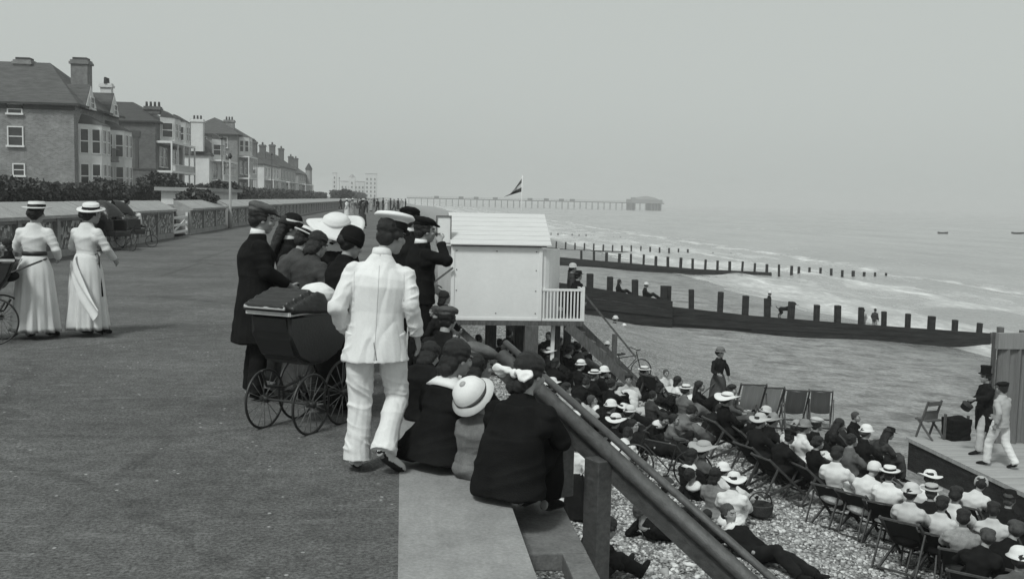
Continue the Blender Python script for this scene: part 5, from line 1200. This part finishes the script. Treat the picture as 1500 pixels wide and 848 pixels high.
# the audience: back row with the chairs seen from behind, then two rows nearer the stage
def aim(p, j=0): return face(p, STG) + R(j)
rows = [
    # head px, py, hat, hatv, band, top, dress, hair, label
    (1067, 588, 'wide', .76, .1, .02, 1, 'bun', 'woman in very wide white boater and black dress heading the deckchair row'),
    (1108, 604, 'dome', .55, None, .03, 1, 'bun', 'dark dressed woman in a domed pale hat just below the leftmost empty deckchair'),
    (1115, 620, 'sun', .5, None, .04, 1, 'bun', 'woman in a broad drooping pale straw hat below the pale empty deckchairs'),
    (1134, 619, 'sun', .26, None, .03, 1, 'bun', 'woman in grey straw hat between the drooping straw hat and the white shoulders'),
    (1153, 626, 'dome', .34, None, .68, 1, 'bun', 'woman with white blouse and grey domed hat below the third empty deckchair'),
    (1180, 629, 'dome', .22, None, .72, 1, 'bun', 'woman in white blouse and darker hat under the rightmost empty deckchair'),
    (1199, 625, 'cap', .5, None, .03, 0, 'short', 'man in pale flat cap and dark jacket at the foot of the rightmost empty deckchair'),
    (1217, 620, None, 0, None, .03, 1, 'long', 'tall long haired dark girl right of the pale cap'),
    (1255, 613, None, 0, None, .02, 0, 'short', 'dark haired man sitting tall and alone beyond the audience'),
    (1270, 636, 'dome', .78, None, .03, 1, 'bun', 'woman with a bright white cap in front of the far stage corner'),
    (1289, 634, 'trilby', .03, None, .05, 1, 'long', 'woman in dark hat with long hair next to the stage corner'),
    (1250, 648, None, 0, None, .12, 0, 'short', 'bareheaded man in grey coat behind the bright white cap'),
    (1228, 668, None, 0, None, .7, 1, 'bun', 'dark haired woman with white sleeves in the middle of the audience'),
    (1266, 688, 'bonnet', .72, None, .7, 1, None, 'child in white bonnet and white frock left of the man in the boater'),
    (1304, 698, 'boater', .8, .02, .78, 0, 'short', 'man in white shirt and black banded boater twisting in his deckchair'),
    (1336, 726, 'dome', .6, None, .55, 1, 'bun', 'woman in soft pale cap right behind the boater man'),
    (1348, 702, 'sun', .76, None, .72, 1, 'bun', 'woman with white hat and white scarf before the stage front'),
    (1382, 742, None, 0, None, .6, 1, 'bun', 'dark haired woman with frilled white collar left of the two pale blouses'),
    (1402, 728, None, 0, None, .66, 1, 'bun', 'bareheaded woman in white blouse beside the round bonnet'),
    (1424, 710, 'bonnet', .42, None, .64, 1, 'bun', 'woman with round grey bonnet and white blouse at right'),
    (1456, 750, None, 0, None, .55, 1, 'bun', 'dark haired woman in light frock by the right edge'),
    (1494, 824, 'dome', .78, None, .1, 1, 'bun', 'woman in white hat cut by the lower right corner'),
    (1432, 790, None, 0, None, .03, 1, 'bun', 'dark haired woman low in the nearest deckchairs'),
    (1480, 735, 'trilby', .03, None, .03, 0, 'short', 'man in dark hat by the right edge below the performers'),

 (1200, 652, None, 0, None, .02, 1, 'bun', None), (1142, 640, None, 0, None, .03, 1, 'bun', None),

 (1365, 725, None, 0, None, .03, 0, 'short', None), (1412, 762, None, 0, None, .3, 1, 'bun', 'dark haired woman in grey frock between the pale bloused women and the corner'),
 (1472, 778, None, 0, None, .02, 0, 'bun', None),]
COMMON = 'dark clothed bareheaded spectator in the deckchair rows before the stage'
CAPPED = 'dark clothed spectator in a dark cap in the deckchair rows before the stage'
STRAW = 'dark clothed spectator in a dull straw boater in the deckchair rows before the stage'
for i, (px, py, hat, hv, band, top, dress, hair, lab) in enumerate(rows):
    if lab is None and i % 5 in (0, 2): hat, hv, hair, lab = 'cap', random.choice((.03, .06)), 'short', CAPPED
    elif lab is None and i % 5 == 1: hat, hv, band, hair, lab = 'boater', .45, .03, 'short', STRAW
    sc = random.uniform(.94, 1.05); q = beach(px, py, 1.10 * sc); x, y = q.x, q.y; rz = aim((x, y), random.uniform(-14, 14) - 8); x += .02 * math.sin(rz); z = beach_z(x)
    deckchair(V((x, y, z + .02)), rz, random.choice((.012, .016, .02, .03)), 'dark canvas deckchair with a spectator in it, in the rows before the stage', 'occupied deckchairs', random.uniform(.9, 1.0), .8)
    small_person(V((x, y, z + .06)), rz, 'chairlean' if i % 3 == 1 else 'chair', lab or COMMON, top, top if dress and random.random() < .5 else random.choice((.02, .03, .05)), bool(dress), hat, hv, band, hair, random.choice('ddm'), sc, 'audience in the deckchair rows')
def extra_chair(px, py, lab, rz):
    q = beach(px, py, .1); deckchair(V((q.x, q.y, beach_z(q.x) + .02)), rz, .06, lab)
extra_chair(965, 600, 'half folded deckchair with pale wooden bars in the seated crowd', R(-60))

# ------------------------------------------------------------------ people scattered over the shingle (head seen at px,py)
HH = {'sit': .80, 'bend': .68, 'knees': .80, 'recline': .56, 'stand': 1.62, 'stick': 1.62, 'walk': 1.62, 'chair': 1.2}
crowd = [
    # px, py, pose, scale, top, bottom(None = as top), dress, hat, hat grey, band, hair, collar, facing, label
    (805, 514, 'sit', 1, .03, None, 1, 'sun', .62, .1, 'bun', 0, -60, 'woman in pale sun hat and dark coat by the thick hut pile'),
    (835, 511, 'sit', 1, .025, None, 1, 'trilby', .12, None, 'bun', 1, -70, 'woman with dark hat and broad white collar under the hut'),
    (835, 489, 'knees', 1, .03, .03, 0, None, 0, None, 'short', 1, 160, 'bareheaded man with white shirt front in the shade under the hut'),
    (851, 533, 'sit', 1, .02, None, 1, 'dome', .75, .1, 'bun', 0, -70, 'woman in black with small white domed hat below the white collared one'),
    (890, 504, 'stand', .62, .10, .05, 0, 'dome', .6, None, 'short', 0, -120, 'boy in light cap standing at the foot of the hut stair'),
    (858, 512, 'bend', 1.1, .17, None, 1, None, 0, None, 'short', 0, -80, 'grey coated woman bending right beneath the hut stair'),
    (871, 547, 'sit', 1, .02, .02, 0, 'boater', .72, .02, 'short', 0, -75, 'man in black with striped boater left of the domed hat woman'),
    (885, 543, 'sit', 1.03, .02, None, 1, 'dome', .76, None, 'bun', 0, -80, 'woman in black with large white dome hat beside the striped boater'),
    (809, 560, 'sit', 1, .03, None, 1, 'sun', .72, None, 'bun', 0, -60, 'woman in white floppy hat just above the handrail top'),
    (921, 553, 'knees', 1.02, .42, .72, 1, None, 0, None, 'bun', 0, 170, 'bareheaded woman in pale dress and white skirt before the bicycle'),
    (905, 577, 'recline', .95, .5, None, 1, 'sun', .55, None, 'bun', 0, -100, 'woman lying in pale grey frock at the feet of the pale dressed woman'),
    (944, 542, 'knees', 1.05, .02, .03, 0, 'boater', .7, .03, 'short', 0, -95, 'man in boater and black jacket beside the girl in white'),
    (952, 552, 'sit', .85, .70, None, 1, None, 0, None, 'full', 0, -100, 'girl in white blouse close against the boater man'),
    (976, 545, 'sit', .85, .6, None, 1, None, 0, None, 'short', 0, -170, 'fair boy in pale shirt sitting apart on the open sand'),
    (994, 556, 'sit', 1, .72, None, 1, None, 0, None, 'full', 0, -90, 'dark haired girl in white blouse looking right'),
    (968, 565, 'knees', .95, .03, .03, 0, None, 0, None, 'full', 0, -80, 'dark figure crouched behind the half folded deckchair'),
    (1005, 569, 'sit', 1.02, .13, None, 1, 'boater', .74, .1, 'bun', 0, -60, 'woman in wide pale boater and grey dress under the white bloused girl'),
    (1026, 563, 'knees', 1.05, .02, None, 1, None, 0, None, 'long', 0, -110, 'long haired girl all in black kneeling upright'),
    (1049, 561, 'sit', .8, .03, None, 1, 'dome', .74, None, 'short', 0, -90, 'small child in dark frock and white hat below the standing woman'),
    (1073, 563, 'chair', 1.0, .09, None, 1, None, 0, None, 'bun', 1, -120, 'dark haired woman in grey jacket with white collar, right of the child'),
    (895, 593, 'sit', 1, .02, None, 1, 'dome', .76, None, 'bun', 0, -70, 'woman in white cloche hat and black coat near the handrail'),
    (912, 600, 'bend', 1, .04, None, 1, 'sun', .7, None, 'bun', 0, -70, 'woman bending in pale brimmed hat next to the white cloche'),
    (923, 601, 'sit', .95, .04, None, 1, 'dome', .66, .4, 'bun', 0, -60, 'woman in grey white dome hat behind the bending one'),
    (902, 614, 'sit', 1, .02, None, 1, 'sun', .74, .02, 'bun', 0, -50, 'woman in broad white hat with black bow'),
    (928, 619, 'recline', 1, .03, None, 1, None, 0, None, 'full', 0, -130, 'bareheaded dark woman leaning on her elbow under the hats'),
    (920, 634, 'bend', 1.05, .72, .02, 0, None, 0, None, 'short', 0, -40, 'man in white shirt bent forward, seen from behind'),
    (830, 566, 'sit', 1, .45, None, 1, None, 0, None, 'bun', 0, -80, 'woman in pale patterned blouse under the floppy hat'),
    (868, 582, 'recline', 1, .025, .03, 0, None, 0, None, 'short', 1, -100, 'dark suited man with white shirt front leaning back'),
    (846, 589, 'sit', 1, .02, .02, 0, None, 0, None, 'short', 1, -50, 'dark man with white lapel close by the handrail'),
    (973, 612, 'bend', 1, .025, .03, 0, None, 0, None, 'short', 1, -150, 'dark jacketed man with white collar bending left of the grey boy'),
    (988, 612, 'knees', .95, .12, .04, 0, None, 0, None, 'short', 0, -110, 'boy in grey jersey sitting with knees up'),
    (1014, 603, 'bend', 1.12, .16, None, 1, None, 0, None, 'short', 0, -80, 'stout grey backed woman stooping over the shingle'),
    (1015, 664, 'sit', 1, .03, .03, 0, None, 0, None, 'full', 1, -60, 'dark haired man with white collar left of the wide straw hat'),
    (1031, 655, 'sit', 1.02, .10, None, 1, 'wide', .4, .3, 'bun', 0, -70, 'woman in grey under a wide grey straw hat'),
    (1012, 690, 'recline', 1, .02, .02, 0, None, 0, None, 'short', 1, -60, 'man in black lying beneath the wide straw hat'),
    (1049, 692, 'sit', .95, .2, None, 1, None, 0, None, 'full', 0, -50, 'dark haired girl in grey frock seen from behind'),
    (1059, 686, 'sit', .9, .6, None, 1, 'dome', .78, None, 'bun', 0, -60, 'child in white hat between the grey girl and the white dressed one'),
    (1075, 701, 'sit', .95, .78, None, 1, 'sun', .76, None, 'bun', 0, -30, 'girl in white dress and white sun hat seen from behind'),
    (1037, 752, 'sit', .72, .02, .02, 0, None, 0, None, 'full', 0, -50, 'small black clad child low beside the handrail'),
    (1068, 746, 'recline', 1.08, .022, .035, 0, None, 0, None, 'short', 1, -148, 'man in black with white collar stretched full length on the stones'),
    (977, 710, 'sit', .9, .03, .03, 0, 'dome', .05, .7, 'short', 0, -50, 'boy in dark cap with pale band peeping over the handrail'),
    (846, 652, 'stand', .72, .74, .03, 1, None, 0, None, 'short', 0, -40, 'child in white blouse and black skirt standing between the handrail posts'),
    (893, 770, 'bend', 1.1, .02, .02, 0, None, 0, None, 'short', 0, -60, 'black clothed figure crouching close behind the second handrail post'),
    (939, 742, 'recline', 1.0, .02, .02, 0, None, 0, None, 'short', 0, -70, 'dark figure lying on the shingle under the handrail'),
    (740, 511, 'sit', 1, .03, .03, 0, 'cap', .05, None, 'short', 0, -60, 'man in dark cap on the beach beyond the handrail head'),
    (750, 512, 'sit', .9, .05, None, 1, 'dome', .74, None, 'bun', 0, -60, 'child in white hat next to the dark cap beyond the handrail head'),
    (765, 492, 'knees', 1, .03, .03, 0, None, 0, None, 'short', 0, -70, 'dark figure in the shadow below the hut front'),
    (815, 529, 'knees', 1, .02, .02, 0, None, 0, None, 'full', 0, -60, 'dark haired figure in black beside the thick hut pile'),
    (859, 560, 'bend', 1, .02, .03, 0, None, 0, None, 'short', 0, -60, 'black jacketed man bending below the boater'),
    (897, 560, 'knees', 1, .02, .02, 0, None, 0, None, 'short', 0, -60, 'bareheaded man in black before the bicycle wheel'),
    (957, 577, 'sit', .9, .05, .03, 0, None, 0, None, 'short', 0, -70, 'dark lad sitting low behind the deckchair bars'),
    (1055, 600, 'bend', 1, .03, .03, 0, None, 0, None, 'short', 0, -80, 'black figure stooping under the very wide white hat'),
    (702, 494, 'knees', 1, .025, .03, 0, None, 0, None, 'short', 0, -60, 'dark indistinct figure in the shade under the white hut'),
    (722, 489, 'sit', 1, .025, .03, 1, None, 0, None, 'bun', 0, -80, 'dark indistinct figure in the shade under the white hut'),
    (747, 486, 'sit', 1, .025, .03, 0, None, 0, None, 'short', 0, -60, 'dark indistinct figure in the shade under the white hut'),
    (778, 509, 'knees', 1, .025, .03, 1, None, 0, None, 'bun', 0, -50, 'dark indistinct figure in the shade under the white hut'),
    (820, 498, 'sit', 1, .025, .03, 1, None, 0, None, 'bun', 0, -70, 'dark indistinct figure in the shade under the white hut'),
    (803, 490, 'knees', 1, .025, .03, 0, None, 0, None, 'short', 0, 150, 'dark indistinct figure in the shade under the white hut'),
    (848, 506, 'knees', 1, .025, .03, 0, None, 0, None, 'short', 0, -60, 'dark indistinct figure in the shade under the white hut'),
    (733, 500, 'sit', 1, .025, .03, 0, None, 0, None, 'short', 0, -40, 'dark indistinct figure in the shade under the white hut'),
    (885, 633, 'sit', .9, .02, .02, 0, None, 0, None, 'short', 0, -60, 'dark clad boy hugging the handrail in the crowd'),
]
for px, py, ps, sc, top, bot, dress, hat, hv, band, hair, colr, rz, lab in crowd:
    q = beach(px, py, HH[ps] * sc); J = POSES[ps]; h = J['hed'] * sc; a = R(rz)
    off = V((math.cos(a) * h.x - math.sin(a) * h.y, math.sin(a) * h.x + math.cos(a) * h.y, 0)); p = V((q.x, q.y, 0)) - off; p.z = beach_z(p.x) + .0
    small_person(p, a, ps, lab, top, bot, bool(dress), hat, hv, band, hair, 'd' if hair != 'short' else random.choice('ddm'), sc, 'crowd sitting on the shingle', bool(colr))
q = beach(1054, 513, 1.66)
small_person(V((q.x, q.y, beach_z(q.x))), R(-150), 'stick', 'woman in dark coat and hat standing on the sand holding sticks', .035, .07, True, 'dome', .17, .05, 'bun')
t = thing('rake', 'long thin stick slanting down from the standing woman on the sand', 'stick', (q.x - .6, q.y - .2, beach_z(q.x) + .45))
prt('shaft', lambda b: tube(b, [(0, 0, 0), (.55, .05, .45)], .016, 8), DCW, t)
# balcony and groyne people
def standing(px, py, D, h, rz, ps, lab, **k):
    q = at(px, py, D); small_person(V((q.x, q.y, q.z - h)), R(rz), ps, lab, **k)
standing(846, 404, 28.0, 1.6, -70, 'stand', 'man in black coat and dark hat leaning on the hut landing rail', top=.02, bot=.02, hat='trilby', hv=.02)
standing(838, 378, 29.0, 1.9, -90, 'stand', 'woman in dark blouse with pale hat behind the man on the landing', top=.05, bot=.03, dress=True, hat='dome', hv=.5)
for px, py, D, h, rz, ps, s, kw, lab in (
        (907, 412, 51.6, .78, -90, 'sit', 1.0, dict(top=.02, hair='full'), 'dark bareheaded figure sitting behind the groyne top between thick posts'),
        (946, 417, 51.6, .78, -100, 'sit', 1.0, dict(top=.03, hat='dome', hv=.6), 'figure in dark coat and pale hat leaning behind the groyne'),
        (1127, 430, 51.6, 1.3, -100, 'stand', .82, dict(top=.04, bot=.35, hat='dome', hv=.65), 'person with pale hat and dark jacket standing at the groyne beside the dog'),
        (1265, 458, 51.8, 1.1, 120, 'stand', .75, dict(top=.3, bot=.3), 'bather in grey standing against a groyne post'),
        (1282, 457, 52.0, 1.1, -60, 'stand', .75, dict(top=.05, bot=.35), 'bather with dark top and bare legs at the groyne edge'),
        (901, 464, 48.0, .95, -60, 'sit', 1.1, dict(top=.04, hat='dome', hv=.6), 'woman in dark coat and pale hat sitting at the foot of the near groyne'),
        (914, 474, 47.5, .72, -60, 'sit', .8, dict(top=.7, dress=True, hat='dome', hv=.78), 'child in white with white hat sitting at the foot of the groyne')):
    kw.setdefault('bot', .03); standing(px, py, D, h, rz, ps, lab, scl=s, **kw)
# dog by the groyne
q = at(1150, 451, 52); d_ = None
bm = bmesh.new()
tube(bm, [(-.36, 0, .48), (-.25, 0, .5), (0, 0, .5), (.25, 0, .53), (.36, 0, .55)], [.06, (.11, .12), (.10, .10), (.13, .15), (.09, .1)], 12, V((0, 1, 0)))
tube(bm, [(.33, 0, .56), (.45, 0, .72), (.5, 0, .76)], [.09, .07, .07], 10, V((0, 1, 0))); ball(bm, (.52, 0, .78), (.1, .07, .075)); tube(bm, [(.56, 0, .77), (.68, 0, .74)], [.05, .03], 8, V((0, 1, 0)))
for s in (-1, 1):
    ball(bm, (.47, s * .06, .8), (.025, .015, .06))
    tube(bm, [(.28, s * .08, .45), (.27, s * .08, .25), (.28, s * .08, .12), (.28, s * .08, .02), (.33, s * .08, .015)], [.055, .035, .028, .028, .03], 8)
    tube(bm, [(-.28, s * .08, .45), (-.2, s * .085, .3), (-.34, s * .08, .17), (-.31, s * .08, .03), (-.26, s * .08, .015)], [.08, .055, .03, .027, .03], 8)
tube(bm, [(-.36, 0, .5), (-.5, 0, .58), (-.56, 0, .7)], [.03, .022, .012], 8, V((0, 1, 0)))
o = link('dog', fuse(bm, .02, 1), None, cloth(.02), loc=(q.x, q.y, q.z - .55), rot=(0, 0, R(10))); tag(o, 'black dog standing on the sand behind the groyne posts', 'dog')
# bicycles and odds and ends
def bicycle(px, py, D, rz, lab):
    q = beach(px, py, .34) if D is None else at(px, py, D); t = thing('bicycle', lab, 'bicycle', (q.x, q.y, beach_z(q.x)), rz); S = V((0, 1, 0))
    for x in (-.52, .52): wheel('wheel', t, (x, 0, .345), .335, 0, 20, IRON, .016)
    prt('frame', lambda b: [tube(b, p, .014, 8, S) for p in ([(-.52, 0, .345), (-.1, 0, .3), (.36, 0, .72)], [(-.1, 0, .3), (-.24, 0, .82)], [(-.22, 0, .75), (.35, 0, .8)], [(-.52, 0, .345), (-.22, 0, .75)], [(.52, 0, .345), (.34, 0, .92)])], IRON, t)
    prt('saddle', lambda b: (ball(b, (-.26, 0, .86), (.13, .08, .035)), tube(b, [(-.14, 0, .865), (-.02, 0, .86)], [.04, .02], 8, S)), LEATHER, t)
    prt('handlebar', lambda b: tube(b, [(.2, -.28, .98), (.32, -.24, 1.0), (.36, 0, .95), (.32, .24, 1.0), (.2, .28, .98)], .013, 8), IRON, t)
    [prt('pedal', lambda b: (tube(b, [(-.1, s * .08, .3), (-.1 + s * -.08, s * .09, .3 + s * .14)], .01, 6), box(b, (-.14 - s * .08, s * .085, .285 + s * .14), (-.05 - s * .08, s * .18, .315 + s * .14))), IRON, t) for s in (-1, 1)]
bicycle(916, 545, None, R(20), 'dark bicycle standing among the sitters behind the pale dressed woman'); bicycle(972, 684, None, R(150), 'thin wheeled bicycle on the open shingle left of the straw hat woman')
q = beach(1113, 744, .15); t = thing('basket', 'dark basket with handle on the shingle right of the white dressed girl', 'basket', (q.x, q.y, beach_z(q.x) + .02))
prt('basket_body', lambda b: lathe(b, [(.14, 0), (.2, .05), (.22, .2), (.2, .21), (.18, .06)], 20), mat('dark_wicker', .035, .8, .5, 20, .5, 60), t); prt('handle', lambda b: tube(b, [(.2 * math.cos(a), 0, .2 + .2 * math.sin(a)) for a in [math.pi * i / 10 for i in range(11)]], .014, 8, V((0, 1, 0))), IRON, t)
# ------------------------------------------------------------------ air, light, view
def haze():
    me = bpy.data.meshes.new('haze'); bm = bmesh.new(); box(bm, (-6500, -260, -14), (7000, 10000, 34)); bm.to_mesh(me); bm.free()
    m = bpy.data.materials.new('haze'); m.use_nodes = True; nt = m.node_tree
    nt.nodes.remove(nt.nodes['Principled BSDF']); v = nt.nodes.new('ShaderNodeVolumePrincipled'); v.inputs['Color'].default_value = (.86, .86, .86, 1); v.inputs['Density'].default_value = HAZE; v.inputs['Anisotropy'].default_value = .2
    nt.links.new(v.outputs[0], nt.nodes['Material Output'].inputs['Volume'])
    o = link('haze', me, None, m); o['kind'] = 'stuff'
HAZE = 0.0007
if HAZE: haze()
SUN_EL, SUN_AZ = 52, -145          # sun direction: high, behind the left shoulder
w = bpy.data.worlds.new('World'); scene.world = w; w.use_nodes = True; nt = w.node_tree
bg = nt.nodes['Background']
sky = nt.nodes.new('ShaderNodeTexSky'); sky.sky_type = 'NISHITA'; sky.sun_disc = False; sky.sun_elevation = R(SUN_EL); sky.sun_rotation = R(SUN_AZ); sky.dust_density = 5; sky.ozone_density = 1
bw = nt.nodes.new('ShaderNodeRGBToBW'); nt.links.new(sky.outputs[0], bw.inputs[0])
mx = nt.nodes.new('ShaderNodeMix'); mx.data_type = 'FLOAT'; mx.inputs[0].default_value = .72; mx.inputs[3].default_value = 7.4     # cloud deck evens the sky out
nt.links.new(bw.outputs[0], mx.inputs[2])
tint = nt.nodes.new('ShaderNodeVectorMath'); tint.operation = 'SCALE'; tint.inputs[0].default_value = (.935, 1.0, .965)
nt.links.new(mx.outputs[0], tint.inputs['Scale']); nt.links.new(tint.outputs[0], bg.inputs['Color']); bg.inputs['Strength'].default_value = .084
sl = bpy.data.lights.new('sun', 'SUN'); sl.energy = 2.2; sl.angle = R(10); sl.color = (.96, 1.0, .97)
so = bpy.data.objects.new('sun', sl); COL.objects.link(so)
az = R(SUN_AZ); d = V((math.sin(az) * math.cos(R(SUN_EL)), math.cos(az) * math.cos(R(SUN_EL)), math.sin(R(SUN_EL))))
so.rotation_euler = d.to_track_quat('Z', 'Y').to_euler()
vs = scene.view_settings; vs.view_transform = 'Standard'; vs.look = 'None'; vs.exposure = 0.14; vs.gamma = 1
scene.cycles.max_bounces = 5; scene.cycles.volume_bounces = 1
scene.cycles.use_denoising = True
